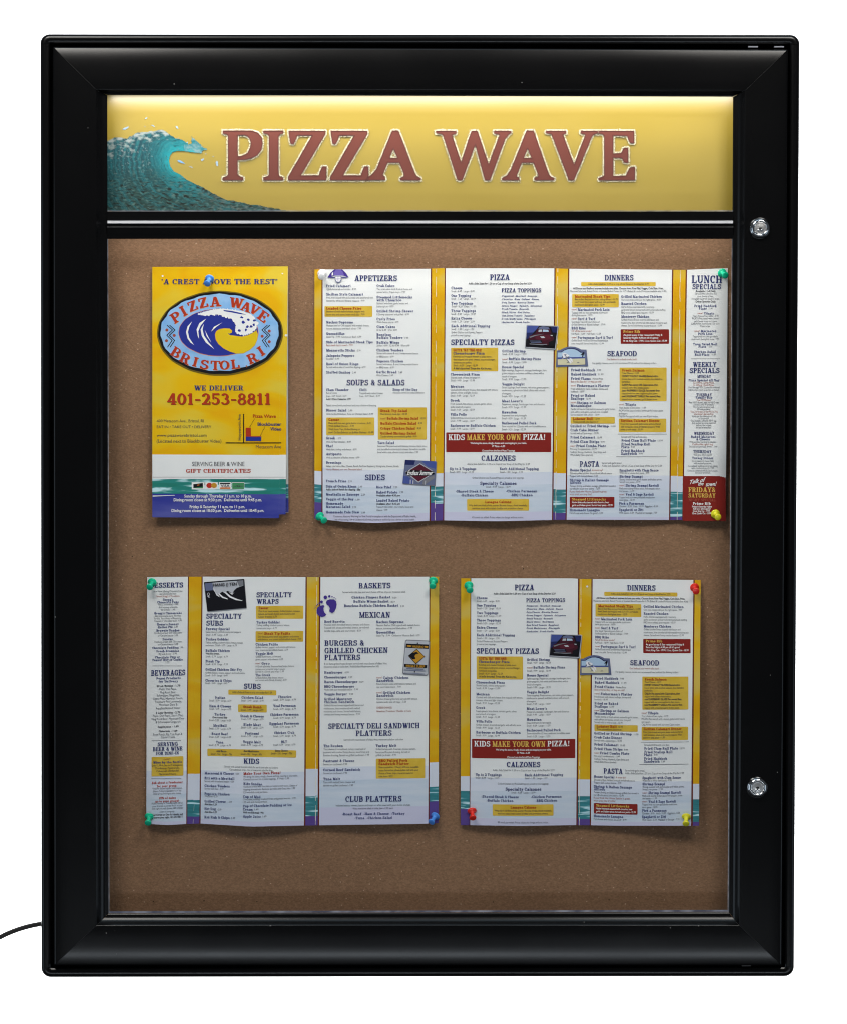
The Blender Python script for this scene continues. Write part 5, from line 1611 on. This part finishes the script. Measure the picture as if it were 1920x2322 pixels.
SUB2 = """
N|218|525|148|Ham & Cheese
F|218|525|185|Small - 5.79   Large - 6.79
N|290|442|265|Turkey
B|260|470|302|Oven roasted daily
F|213|523|343|Small - 5.29   Large - 6.29
N|273|460|422|Meatball
F|213|523|460|Small - 5.79   Large - 6.79
N|250|480|539|Roast Beef
F|213|523|577|Small - 5.29   Large - 6.29
N|312|415|657|Tuna
F|210|520|693|Small - 5.79   Large - 6.79
K|622|1025|108|217
R|695|952|160|Steak Bomb
F|665|978|197|Small - 5.99   Large - 6.99
N|653|985|289|Steak & Cheese
F|663|978|327|Small - 5.79   Large - 6.79
N|698|942|410|Blade Meat
F|663|978|447|Small - 5.79   Large - 6.79
N|720|915|532|Pastrami
F|663|975|567|Small - 5.79   Large - 6.79
N|692|942|652|Veggie Melt
F|660|973|690|Small - 5.79   Large - 6.79
N|1117|1433|147|Veal Parmesan
F|1117|1433|188|Small - 5.79   Large - 6.79
N|1073|1473|272|Chicken Parmesan
F|1117|1433|313|Small - 5.79   Large - 6.79
N|1063|1478|398|Eggplant Parmesan
F|1117|1433|438|Small - 5.79   Large - 6.79
N|1130|1413|527|Chicken Club
F|1115|1433|567|Small - 5.79   Large - 6.79
N|1228|1310|654|BLT
F|1115|1427|692|Small - 5.79   Large - 6.79
K|190|1437|732|834
B|315|457|778|Add Bacon
B|700|918|778|Add Mushrooms
B|1145|1320|774|Extra Cheese
F|240|535|817|Small - 50¢   Large - 75¢
F|660|958|818|Small - 40¢   Large - 60¢
F|1085|1382|814|Small - 25¢   Large - 75¢
H|700|920|942|870|KIDS
F|430|1185|996|Served with a small fountain drink for eat in and take out orders.
F|500|1112|1038|Can substitute chips, rice or macaroni salad for fries.
N|152|563|1092|Macaroni & Cheese
F|585|637|1100|4.59
N|150|570|1162|Ziti with a Meatball
F|150|565|1200|Served with bread and butter - 4.59
N|150|503|1270|Chicken Tenders
F|150|415|1305|Served with fries - 5.29
N|150|503|1383|Popcorn Chicken
F|150|332|1413|With fries - 5.29
N|150|448|1487|Grilled Cheese
F|478|535|1495|- 2.79
B|150|322|1526|Add fries 1.29
N|150|308|1593|Hot Dog
F|330|385|1600|- 2.59
B|150|322|1634|Add fries 1.29
N|148|502|1712|Kid Fish & Chips
F|525|580|1722|5.99
R|697|1218|1100|Make Your Own Pizza!
F|695|1460|1140|We bring the sauce, dough, cheese and one topping to your table.
F|695|1337|1178|Choose from our list of pizza toppings.  8" Pizza - 5.99
N|697|960|1242|Kids Sundae
F|695|1455|1280|Vanilla ice cream with chocolate or butterscotch sauce. Choice of
F|695|1423|1319|toppings are walnuts, Rainbow Sprinkles and Oreo bits - 1.99
F|695|1040|1360|1.29 with kids meal purchase.
N|692|938|1423|Cup of Mud
F|690|1430|1459|Chocolate pudding, crushed Oreo and gummi worms - 1.99
F|690|1035|1498|1.29 with kids meal purchase.
N|690|1377|1558|Cup of Chocolate Pudding or Ice
N|690|828|1602|Cream
F|853|908|1600|1.49
B|690|980|1640|With any kids meal - 99¢
N|690|943|1700|Apple Juice
F|968|1020|1697|1.69
"""
BAS1 = """
H|637|1040|248|180|BASKETS
F|430|1232|308|Served with cole slaw and your choice of fries, chips or macaroni salad.
N|547|1040|377|Chicken Fingers Basket
F|1067|1117|378|8.59
N|570|1018|430|Buffalo Wings Basket
F|1045|1095|430|8.59
N|452|1140|485|Boneless Buffalo Chicken Basket
F|1165|1213|486|8.99
H|643|1035|622|550|MEXICAN
N|200|460|687|Beef Burrito
F|198|780|722|Mexican beef, shredded lettuce, tomato and cheese.
F|198|770|760|Topped with olives and melted cheese, served with
F|198|663|800|tortilla chips, salsa and sour cream - 8.59
N|858|1208|690|Nachos Supreme
F|858|1418|728|Mexican Beef or Chili topped with melted cheese,
F|858|1315|767|lettuce, tomatoes and black olives - 7.99
N|858|1097|822|Quesadillas
F|858|1410|860|Steak Tip - 7.99   Chicken or Mexican Beef - 6.99
H|203|707|978|910|BURGERS &
H|203|1005|1072|1005|GRILLED CHICKEN
H|203|655|1160|1093|PLATTERS
F|197|998|1218|8 oz. flame grilled Angus burger served with your choice of chips, fries,
F|195|893|1255|macaroni salad or cole slaw.  Add Grilled Mushrooms for 50¢
N|200|435|1332|Hamburger
F|460|510|1328|6.99
N|200|485|1393|Cheeseburger
F|507|555|1388|7.59
N|200|622|1452|Bacon Cheeseburger
F|648|698|1448|8.29
N|198|583|1512|BBQ Cheeseburger
F|198|627|1547|Made with our incredible sauce - 7.99
N|198|490|1608|Veggie Burger
F|517|565|1604|7.99
N|198|553|1670|Grilled Monterey
N|197|582|1708|Chicken Sandwich
r|862|930|1393|new!
N|945|1270|1400|Cajun Chicken
N|862|1080|1437|Sandwich
F|862|1362|1474|Fried chicken cutlet with lettuce, tomato and
F|862|1170|1512|our own Cajun mayo - 7.99
r|862|930|1583|new!
N|945|1293|1590|Grilled Chicken
N|862|1080|1627|Sandwich
F|862|1382|1665|Chicken breast grilled and served with lettuce,
F|862|1240|1704|tomato and a side of mayo - 7.59
"""
BAS2 = """
F|195|698|122|Grilled chicken breast topped with bacon and
F|195|650|162|mushrooms, then smothered with melted
F|195|665|200|monterey jack cheese. Served with lettuce,
F|195|650|238|tomato and honey mustard sauce - 7.99
r|862|1060|152|CHEESE CHOICES:
r|862|1303|196|American, Provolone, Cheddar or Swiss
H|250|1408|410|342|SPECIALTY DELI SANDWICH
H|600|1055|500|432|PLATTERS
F|447|1207|560|Served with your choice of chips, fries, macaroni salad or cole slaw.
N|190|435|642|The Reuben
F|190|728|680|Your choice of corned beef, turkey, roast beef or
F|190|770|718|pastrami with melted Swiss cheese, sauerkraut and
F|190|770|757|Russian dressing. Served on grilled rye bread - 7.99
N|853|1117|640|Turkey Melt
F|853|1360|678|Grilled turkey with American cheese, tomato,
F|853|1288|717|bacon and Russian dressing. Served on
F|853|1108|755|grilled rye bread - 7.99
N|188|583|833|Pastrami & Cheese
F|188|490|872|Served on rye bread - 7.99
N|188|657|947|Corned Beef Sandwich
F|188|490|985|Served on rye bread - 7.99
N|187|402|1062|Tuna Melt
F|187|587|1100|Tuna with melted Swiss cheese and
F|187|567|1140|served on grilled rye bread - 7.49
K|855|1475|788|1042
R|890|1257|830|BBQ Pulled Pork
R|890|1277|870|Sandwich Platter
F|890|1398|908|Slow roasted for 12 hours with our incredible
F|890|1395|947|sauce. Served on a fresh bulkie roll with your
F|890|1330|985|choice of fries, chips, macaroni salad or
F|890|1067|1024|cole slaw - 8.59
H|468|1180|1338|1268|CLUB PLATTERS
F|348|1293|1395|Includes lettuce, tomato, bacon and mayo on white toast with your choice of chips,
F|563|1078|1432|fries, macaroni salad or cole slaw - 7.99 each.
N|425|1222|1508|•Roast Beef  •Ham & Cheese  •Turkey
N|587|1060|1558|•Tuna  •Chicken Salad
"""
# ------------------------------------------------------------------ wide four panel menu (upper right)
def bowfn(edges, amp, base, extra=None):
    """panels bow gently between their folds, more toward the loose lower edge"""
    def f(x, y, edges=edges):
        v = max(0, min(1, (y - edges['y0']) / (edges['y1'] - edges['y0'])))
        d = base
        xs = edges['x']
        for k, (a, b) in enumerate(zip(xs, xs[1:])):
            if a <= x <= b or (k == 0 and x < a) or (k == len(xs) - 2 and x > b):
                u = max(0, min(1, (x - a) / (b - a))); d += amp[k] * math.sin(math.pi * u) * (.25 + .75 * v * v)
        if extra: d += extra(x, y, v)
        return d
    return f
def lunch_fold(x, y, v):
    if x < 1549: return 0
    d = ((x - 1640) * (1082 - 830) - (y - 830) * (1588 - 1640)) / math.hypot(1082 - 830, 1588 - 1640)      # side of the diagonal crease
    e = min(1, (x - 1549) / 90); e = e * e * (3 - 2 * e)
    return .0020 * v * e + .16 * max(0, d) / PXM * max(0, min(1, (1074 - y) / 40))
dA = bowfn(dict(x=[713, 989, 1268, 1542, 1649], y0=608, y1=1182), [.0042, .0038, .0028, .0026], .0012, lambda x, y, v: .0022 * v + lunch_fold(x, y, v))
SA = lambda x, y: 0.0
mA = Sheet('menu_sheet', 'wide four panel menu sheet headed appetizers, pizza, dinners and lunch specials', 'menu',
           [(713.5, 713.5, 729.3, 729.3, strip_bands(1068, 1098.6, 1139), 2), (729.3, 729.3, 732, 732, LINE, 1),
            (732, 732, 976, 973, white(1066, 1125), 18), (976, 973, 979, 976, LINE, 1),
            (979, 976, 989, 985.6, strip_bands(1065, 1101, 1140), 2), (989, 985.6, 1007.7, 1004, strip_bands(1073, 1103, 1142), 3), (1007.7, 1004, 1010, 1006.5, LINE, 1),
            (1010, 1006.5, 1256, 1250.5, white(1072, 1120), 18), (1256, 1250.5, 1259, 1253.5, LINE, 1),
            (1259, 1253.5, 1264, 1259, strip_bands(1072, 1109, 1162), 2), (1264, 1259, 1287, 1281, strip_bands(1073, 1110, 1163), 3), (1287, 1281, 1290, 1284, LINE, 1),
            (1290, 1284, 1523, 1516, white(1078, 1130), 18), (1523, 1516, 1526, 1519, LINE, 1),
            (1526, 1519, 1541.7, 1534.5, strip_bands(1079, 1115, 1172), 2), (1541.7, 1534.5, 1554, 1546, strip_bands(1080, 1116, 1172), 2), (1554, 1546, 1557, 1549, LINE, 1),
            (1557, 1549, 1649.5, 1644.6, [('paper_white', None)], 24)],
           interp([(713, 610.5), (976, 609), (979, 608.2), (1010, 607.6), (1256, 607.8), (1290, 609), (1526, 611.2), (1554, 611.5), (1650, 607.5)]),
           interp([(713, 1176), (780, 1183), (850, 1186), (973, 1181), (1006, 1180), (1130, 1182), (1250, 1179), (1284, 1178.6), (1548, 1179), (1645, 1180.3)]), dA)
mA.paper()
mA.block(700, 590, 5.787, APP1, ('text', 1)); mA.block(700, 880, 5.787, APP2, ('text', 1))
mA.block(980, 590, 5.6, PIZ1, ('text', 2)); mA.block(980, 880, 5.6, PIZ2, ('text', 2))
mA.block(1260, 590, 5.787, DIN1, ('text', 3)); mA.block(1260, 880, 5.787, DIN2, ('text', 3))
mA.nk = .9
mA.block(1480, 590, 6.775, LUN1, ('text', 4)); mA.block(1480, 880, 6.56, LUN2, ('text', 4))
sb = [b for b in mA.boxes if b[0] < 1560 < b[2] and b[3] > 1170][0]
def script(s, key, txt, x0, x1, yb, cap, mname, rise, shear=.35, wave=0.0, par=None):
    v, f, w = set_line('bold', txt, cap); k = (x1 - x0) / w
    s.add(key, [(x0 + p[0] * k + p[1] * shear, yb - p[1] - rise * (p[0] * k) / (x1 - x0) + wave * math.sin(p[0] * k / (x1 - x0) * 6)) for p in v], f, mname, 3.4)
R8 = lambda x, y: (1480 + x / 6.56, 880 + y / 6.56)
for txt, x0, x1, yb, rise in (("Talk of", 530, 765, 1432, 44), ("the", 665, 745, 1448, 3), ("town!", 775, 930, 1462, 8)):
    a = R8(x0, yb); b = R8(x1, yb); script(mA, ('scr', 0), txt, a[0], b[0], a[1], 9.5 if txt != "the" else 8, 'ink_white', rise / 6.56)
mA.flush(('scr', 0), 'script_lettering', sb[4])
for pts in ([(989, 609), (985.6, 1180)], [(1264, 608), (1259, 1178)], [(1541.7, 612), (1534.5, 1179)]): crease(mA, pts); mA.flush(('crease', 0), 'fold_line')
pic(mA, 'emblem', 700, 590, 5.787, [('pic_slate', [(246, 226), (285, 165), (335, 120), (445, 120), (490, 165), (526, 222), (470, 232), (300, 232)]), ('pic_purple', [(252, 221), (290, 165), (338, 118), (440, 118), (485, 165), (520, 217), (460, 226), (310, 226)]),
    ('pic_violet', [(325, 190), (340, 145), (360, 120), (420, 120), (450, 150), (465, 195), (400, 205)]), ('pic_white', [(306, 165), (326, 150), (320, 195), (302, 198)]), ('pic_lgrey', [(300, 208), (350, 198), (440, 198), (500, 212), (420, 222), (350, 222)]),
    ('pic_slate', [(345, 205), (430, 205), (432, 255), (415, 285), (388, 296), (360, 285), (345, 255)]), ('pic_white', [(352, 212), (422, 212), (424, 250), (408, 276), (388, 286), (368, 276), (352, 250)]), ('pic_violet', rect(385, 212, 390, 286)), ('pic_violet', rect(352, 240, 424, 245))], label='purple emblem cut by the top edge')
# sticker with a dark red diamond
pic(mA, 'sticker', 700, 880, 5.787, [('pic_grey', [(1270, 952), (1678, 970), (1660, 1285), (1236, 1262)]), ('pic_slate', [(1265, 940), (1672, 960), (1652, 1275), (1230, 1252)]), ('pic_dblue', [(1265, 940), (1400, 946), (1380, 1010), (1258, 1005)]), ('pic_blue', [(1480, 955), (1668, 962), (1664, 1060), (1560, 1030)]), ('pic_blue', [(1240, 1150), (1300, 1160), (1370, 1215), (1360, 1256), (1232, 1250)]), ('pic_grey', [(1500, 1200), (1640, 1140), (1650, 1180), (1520, 1268), (1490, 1264)]), ('pic_lgrey', [(1330, 1200), (1342, 1202), (1340, 1256), (1328, 1255)]), ('pic_lgrey', [(1365, 1210), (1377, 1212), (1375, 1258), (1363, 1257)]), ('pic_lgrey', [(1525, 1215), (1535, 1215), (1530, 1266), (1520, 1266)]),
    ('pic_lgrey', [(1460, 985), (1655, 1105), (1440, 1240), (1265, 1102)]), ('pic_maroon', [(1460, 996), (1640, 1105), (1440, 1228), (1283, 1102)]), ('pic_black', [(1268, 1110), (1310, 1072), (1640, 1092), (1648, 1130), (1560, 1150), (1300, 1148)])])
a = (700 + 1290 / 5.787, 880 + 1140 / 5.787); script(mA, ('sc2', 0), "Endless Summer", a[0], 700 + 1625 / 5.787, a[1], 10, 'ink_white', -1); 
d_ = mA.b[('sc2', 0)]
mA.b.pop(('sc2', 0)); v, f, w = set_line('bold', "Endless Summer", 10); k = (57.0) / w
mA.add(('sc2', 0), [(a[0] + p[0] * k + p[1] * .3, a[1] - p[1]) for p in v], f, 'ink_white', 11); mA.flush(('sc2', 0), 'sticker_lettering')
pic(mA, 'car', 980, 590, 5.6, CAR, label='small photo of a maroon vintage truck'); pic(mA, 'beach', 1230, 740, 14.467, beach(0, 0, 1), label='arched beach sign picture')
mA.finish()

# ------------------------------------------------------------------ two panel menu (lower right): the same print on a smaller fold
B_quads = {}
def warp(src, dst):
    """map the print of one panel onto another panel: src/dst = (xl_top, xr_top, xl_bot, xr_bot, y_top, y_bot_left, y_bot_right, y_top_right)"""
    def f(p):
        v = (p[1] - src[4]) / (src[5] - src[4])
        xl = src[0] + (src[2] - src[0]) * v; xr = src[1] + (src[3] - src[1]) * v; u = (p[0] - xl) / (xr - xl)
        X0 = dst[0] + (dst[2] - dst[0]) * v; X1 = dst[1] + (dst[3] - dst[1]) * v
        yl = dst[4] + (dst[5] - dst[4]) * v; yr = dst[7] + (dst[6] - dst[7]) * v
        return (X0 + (X1 - X0) * u, yl + (yr - yl) * u + dst[8] * math.sin(math.pi * max(0, min(1, u))) * v)
    return f
w1 = warp((1010, 1256, 1006.5, 1250.5, 607.8, 1181, 1181, 607.8), (1067.7, 1309.6, 1065.4, 1305.6, 1312.3, 1871.5, 1871.5, 1312.3, 2.0))
w2 = warp((1290, 1523, 1284, 1516, 609.5, 1179, 1179, 609.5), (1342.9, 1571.4, 1339, 1566, 1312.8, 1872.5, 1873.5, 1315, 2.5))
dB = bowfn(dict(x=[1044, 1316, 1588], y0=1312, y1=1873), [.0045, .0030], .0014, lambda x, y, v: .0018 * v + .0145 * max(0, (x - 1400) / 188) ** 1.5 * (.12 + .88 * min(1, v * 2.2)) * (1 - .25 * v))
mB = Sheet('menu_sheet', 'two panel menu sheet showing only pizza and dinners, right edge curling off the board', 'menu',
           [(1044.7, 1043.8, 1066, 1063.6, strip_bands(1760.6, 1794, 1835), 3), (1066, 1063.6, 1067.7, 1065.4, LINE, 1), (1067.7, 1065.4, 1309.6, 1305.6, white(1765, 1815), 18), (1309.6, 1305.6, 1313, 1309, LINE, 1),
            (1313, 1309, 1316.5, 1312.5, strip_bands(1768, 1806, 1857), 1), (1316.5, 1312.5, 1340, 1336, strip_bands(1768, 1806, 1857.7), 3), (1340, 1336, 1342.9, 1339, LINE, 1),
            (1342.9, 1339, 1571.4, 1566, white(1772, 1822), 18), (1571.4, 1566, 1574.4, 1570, LINE, 1), (1574.4, 1570, 1588, 1584, strip_bands(1778, 1813, 1864), 3)],
           interp([(1044, 1311.4), (1300, 1311.5), (1314, 1313), (1450, 1313.6), (1588, 1315.5)]), interp([(1043, 1871.5), (1180, 1873.5), (1306, 1871.5), (1400, 1873), (1584, 1873)]), dB)
mB.paper()
mB.tf = w1
mB.block(980, 590, 5.6, PIZ1, ('text', 2)); mB.block(980, 880, 5.6, PIZ2, ('text', 2)); pic(mB, 'car', 980, 590, 5.6, CAR, label='small photo of a maroon vintage truck')
mB.tf = w2
mB.block(1260, 590, 5.787, DIN1, ('text', 3)); mB.block(1260, 880, 5.787, DIN2, ('text', 3)); pic(mB, 'beach', 1230, 740, 14.467, beach(0, 0, 1), label='arched beach sign picture')
mB.tf = lambda p: p
crease(mB, [(1316.5, 1313), (1312.5, 1872)]); mB.flush(('crease', 0), 'fold_line')
hk = ('hole', 0)
for x, y, r in ((1330.5, 1330, 2.4), (1302.5, 1331, 1.5)): mB.poly(hk, [ell(x, y, r, r, 10)], 'ink_white', 3); mB.flush(hk, 'pin_hole')
mB.finish()

# ------------------------------------------------------------------ three panel menu (lower left)
def SC(x, y):
    v = (y - 1308) / 562
    if x < 430: return -.012 - .022 * v
    if x < 575: return .028 * v
    if x < 700: return -.03 * v
    return -.006 - .004 * v
dC = bowfn(dict(x=[333, 442.5, 718.8, 995], y0=1308, y1=1870), [.0034, .0050, .0034], .0012, lambda x, y, v: .0028 * v)
mC = Sheet('menu_sheet', 'three panel menu sheet headed desserts, specialty subs and baskets with footprints print', 'menu',
           [(334, 332, 426.6, 422.6, white(1750, 1822), 8), (426.6, 422.6, 428.9, 425, LINE, 1), (428.9, 425, 442.5, 438, strip_bands(1755, 1814, 1852), 2), (442.5, 438, 457.3, 452.5, strip_bands(1755, 1814.7, 1852), 2), (457.3, 452.5, 460, 455.2, LINE, 1),
            (460, 455.2, 693.2, 689.7, white(1752, 1822), 18), (693.2, 689.7, 696.4, 693, LINE, 1), (696.4, 693, 718.8, 715.5, strip_bands(1744, 1806, 1851), 3), (718.8, 715.5, 723.6, 720.5, strip_bands(1744, 1804, 1850), 1), (723.6, 720.5, 727, 724, LINE, 1),
            (727, 724, 972.9, 970.5, white(1738, 1788), 18), (972.9, 970.5, 975.3, 973, LINE, 1), (975.3, 973, 995, 994, strip_bands(1729, 1784.5, 1817.5), 3)],
           interp([(333, 1308.8), (430, 1307.8), (460, 1307.8), (693, 1308.6), (720, 1308.6), (995, 1307.8)]), interp([(332, 1868.5), (380, 1871.5), (422, 1869), (455, 1868), (570, 1875), (690, 1872.5), (724, 1872), (970, 1868.4), (995, 1866.6)]), dC, SC)
mC.paper()
mC.nk = .88
mC.block(320, 1290, 6.775, DES1, ('text', 1)); mC.block(320, 1580, 6.775, DES2, ('text', 1))
mC.nk = 1.0
mC.block(440, 1290, 6.2, SUB1, ('text', 2)); mC.block(440, 1580, 6.2, SUB2, ('text', 2))
mC.block(700, 1290, 5.6, BAS1, ('text', 3)); mC.block(700, 1580, 5.6, BAS2, ('text', 3))
crease(mC, [(718.8, 1309), (715.5, 1871)]); mC.flush(('crease', 0), 'fold_line'); crease(mC, [(442.5, 1800), (438, 1868)], w=.35); mC.flush(('crease', 0), 'fold_line')
pic(mC, 'surf', 440, 1290, 6.2, [('pic_grey', [(148, 196), (712, 150), (745, 556), (194, 606)]), ('pic_black', [(141, 188), (706, 142), (739, 548), (189, 598)]), ('pic_slate', [(155, 205), (260, 195), (270, 300), (165, 310)]), ('pic_lgrey', [(262, 196), (560, 170), (690, 165), (695, 235), (600, 270), (560, 310), (545, 350), (500, 320), (470, 310), (430, 340), (400, 320), (360, 350), (320, 355), (275, 300)]),
    ('pic_grey', [(600, 168), (695, 160), (698, 230), (640, 250)]), ('pic_white', [(265, 270), (320, 375), (365, 400), (350, 375), (300, 330), (285, 285)]), ('pic_white', [(335, 350), (400, 410), (478, 430), (470, 415), (410, 390), (360, 345)]), ('pic_white', [(425, 330), (500, 400), (590, 440), (680, 452), (682, 444), (600, 420), (520, 385), (450, 325)]),
    ('pic_white', [(490, 330), (540, 365), (570, 330), (545, 350), (510, 335)]), ('pic_lgrey', ell(205, 358, 18, 24)), ('pic_black', ell(204, 356, 10, 15)), ('pic_lgrey', [(185, 380), (215, 388), (228, 402), (205, 404)])], label='dark surfing photo')
script(mC, ('hang', 0), "HANG () TEN", 440 + 272 / 6.2, 440 + 605 / 6.2, 1290 + 248 / 6.2, 6.5, 'ink_black', 2.6, 0)
d_ = mC.b[('hang', 0)]; V_ = [v + Vector((0, -.0009, 0)) for v in d_['V']]; d_['V'] = V_
mC.flush(('hang', 0), 'picture_lettering')
FT = []
FT.append(('pic_purple', [(220, 425), (235, 400), (270, 388), (320, 388), (348, 410), (357, 450), (350, 500), (330, 540), (300, 562), (275, 548), (262, 540), (270, 500), (255, 470), (232, 455)]))
FT.append(('pic_purple', [(103, 520), (115, 490), (150, 468), (190, 460), (202, 475), (190, 500), (192, 530), (205, 560), (226, 578), (210, 602), (170, 612), (130, 598), (105, 565)]))
for cx, cy, rx in ((214, 362, 23), (264, 349, 15), (299, 354, 9), (325, 364, 7), (347, 382, 6), (166, 420, 18), (137, 437, 11), (116, 452, 8), (100, 468, 7), (85, 488, 6), (72, 508, 5)): FT.append(('pic_purple', ell(cx, cy, rx, rx * 1.05, 10)))
pic(mC, 'feet', 700, 1290, 5.6, FT, label='pair of purple footprints')
pic(mC, 'warn', 700, 1290, 5.6, [('pic_grey', [(1245, 900), (1520, 912), (1538, 930), (1515, 1345), (1495, 1360), (1205, 1340), (1188, 1320), (1225, 915)]), ('pic_lgrey', [(1250, 910), (1515, 921), (1526, 935), (1505, 1338), (1490, 1348), (1210, 1330), (1198, 1315), (1233, 922)]), ('pic_black', [(1236, 950), (1522, 962), (1520, 1018), (1230, 1002)]), ('pic_amber', [(1250, 970), (1300, 972), (1300, 992), (1250, 988)]), ('pic_amber', [(1465, 980), (1512, 982), (1510, 1004), (1465, 1000)]),
    ('pic_black', [(1372, 1016), (1475, 1116), (1360, 1212), (1262, 1105)]), ('pic_amber', [(1372, 1026), (1464, 1116), (1360, 1200), (1274, 1105)]), ('pic_black', [(1274, 1105), (1310, 1070), (1370, 1055), (1400, 1075), (1360, 1085), (1345, 1110), (1360, 1145), (1320, 1150)]), ('pic_black', [(1215, 1208), (1500, 1222), (1498, 1262), (1212, 1246)]), ('pic_slate', [(1240, 1262), (1460, 1274), (1458, 1282), (1240, 1270)]), ('pic_slate', [(1215, 1280), (1480, 1294), (1478, 1302), (1215, 1288)]), ('pic_slate', [(1210, 1318), (1470, 1332), (1468, 1338), (1210, 1324)]), ('pic_black', ell(1383, 945, 9, 9)), ('pic_black', ell(1345, 1308, 8, 10))], label='grey warning sign with amber diamond')
for txt, x0, x1, yb in (("WARNING", 1310, 1455, 1000), ("HIGH SURF", 1238, 1470, 1248)):
    v, f, w = set_line('bold', txt, 30 / 5.6); k = (x1 - x0) / 5.6 / w
    mC.add(('wt', 0), [(700 + x0 / 5.6 + p[0] * k, 1290 + yb / 5.6 - p[1] + .045 * p[0]) for p in v], f, 'pic_amber', 11)
mC.flush(('wt', 0), 'picture_lettering')
mC.finish()

# ------------------------------------------------------------------ push pins
PINS = [('pin_white', (730.8, 619.5), (729.6, 629), 'white push pin at the top left corner of the wide appetizers menu', mA),
        ('pin_green', (1636.5, 618.5), (1642.5, 625.5), 'green push pin over the word lunch on the wide menu', mA),
        ('pin_green', (725, 1170.5), (737, 1181), 'green push pin at the lower left corner of the wide appetizers menu', mA),
        ('pin_yellow', (1621, 1165), (1625.6, 1173), 'yellow push pin in the dark red corner of the wide menu', mA),
        ('pin_blue', (476, 631), (471, 645), 'blue push pin through the slogan of the yellow flyer', fl),
        ('pin_green', (345.8, 1320), (340.7, 1332), 'green push pin covering the first letter of desserts', mC),
        ('pin_green', (338.5, 1852), (337.4, 1866), 'green push pin at the lower left corner of the desserts menu', mC),
        ('pin_green', (982, 1316.5), (980, 1330), 'green push pin at the top right corner beside baskets', mC),
        ('pin_blue', (987, 1850.5), (976.5, 1864), 'blue push pin at the lower right corner below club platters', mC),
        ('pin_green', (1062, 1327), (1064.8, 1339), 'green push pin on the yellow strip of the two panel menu', mB),
        ('pin_red', (1069.4, 1839), (1071.4, 1855), 'red push pin at the lower left corner of the two panel menu', mB),
        ('pin_red', (1574, 1332), (1576, 1341), 'red push pin at the top right corner of the two panel menu', mB),
        ('pin_yellow', (1555.4, 1852), (1552.7, 1868), 'yellow push pin at the lower right of the two panel menu', mB)]
pprof = [(0, 0), (3.6, 0), (3.95, .35), (4.0, .9), (3.75, 1.35), (3.0, 1.75), (2.1, 2.3), (1.75, 3.2), (1.75, 5.6), (1.95, 6.8), (2.45, 7.7), (2.9, 8.2), (3.05, 8.8), (2.9, 9.35), (2.4, 9.6), (0, 9.6)]
for mname, b0, b1, label, sh in PINS:
    d0 = sh.depth(*b0) + .0010
    a = P(b0[0], b0[1], Y_BOARD - d0)
    L_ = .0096
    # tilt so that the tip lies where the photo shows it
    dx = (b1[0] - b0[0]) / PXM; dz = -(b1[1] - b0[1]) / PXM
    lat = math.hypot(dx, dz); dy = -math.sqrt(max(1e-9, L_ ** 2 - lat ** 2)) if lat < L_ * .96 else -L_ * .3
    ax = Vector((dx, dy, dz)).normalized()
    V, F = lathe([(r * mm, h * mm) for r, h in pprof], 28)
    base = a - ax * .0004
    pin = empty('push_pin', base, label, 'push pin', 'coloured push pins holding the menus')
    mk('pin_head', put(V, base, ax), F, mname, pin, smooth=True)
    V, F = lathe([(.45 * mm, .2 * mm), (.45 * mm, -4.0 * mm), (0.02 * mm, -6.0 * mm)], 10)
    mk('pin_point', put(V, base, ax), F, 'pin_steel', pin, smooth=True)

# ------------------------------------------------------------------ power cord leaving at the lower left
cpts = [(108, 2092, .035), (93, 2095.5, .035), (70, 2100, .034), (45, 2107, .033), (20, 2116.5, .031), (-5, 2129, .030), (-40, 2150, .029), (-90, 2188, .028)]
Vp = [P(x, y, d) for x, y, d in cpts]
sm = []
for i in range(len(Vp) - 1):
    p0, p1, p2, p3 = Vp[max(0, i - 1)], Vp[i], Vp[i + 1], Vp[min(len(Vp) - 1, i + 2)]
    for k in range(6):
        u = k / 6; sm.append(.5 * ((2 * p1) + (p2 - p0) * u + (2 * p0 - 5 * p1 + 4 * p2 - p3) * u * u + (3 * p1 - p0 - 3 * p2 + p3) * u ** 3))
sm.append(Vp[-1])
V, F = [], []; n_ = 18
for i, p in enumerate(sm):
    tdir = (sm[min(i + 1, len(sm) - 1)] - sm[max(i - 1, 0)]).normalized(); up = Vector((0, -1, 0)).cross(tdir).normalized(); fw = Vector((0, -1, 0))
    for k in range(n_):
        a = 2 * math.pi * k / n_
        h = 2.15 * mm * math.sin(a) * (1 - .16 * math.exp(-(math.sin(a) / .22) ** 2) * 0); w_ = 1.35 * mm * math.cos(a) * (1 - .35 * math.exp(-(math.sin(a) / .25) ** 2))
        V.append(p + up * h + fw * w_)
for i in range(len(sm) - 1):
    for k in range(n_): F.append((i * n_ + k, i * n_ + (k + 1) % n_, (i + 1) * n_ + (k + 1) % n_, (i + 1) * n_ + k))
cd = outward(mk('power_cord', V, F, 'cord_black', smooth=True, origin=sm[0]))
cd['label'] = 'black flat power cord leaving the lower left side of the display case'; cd['category'] = 'cord'

# tidy the type sample used for lettering
for o in [o for o in bpy.data.objects if o.name.startswith('type_sample')]: bpy.data.objects.remove(o)
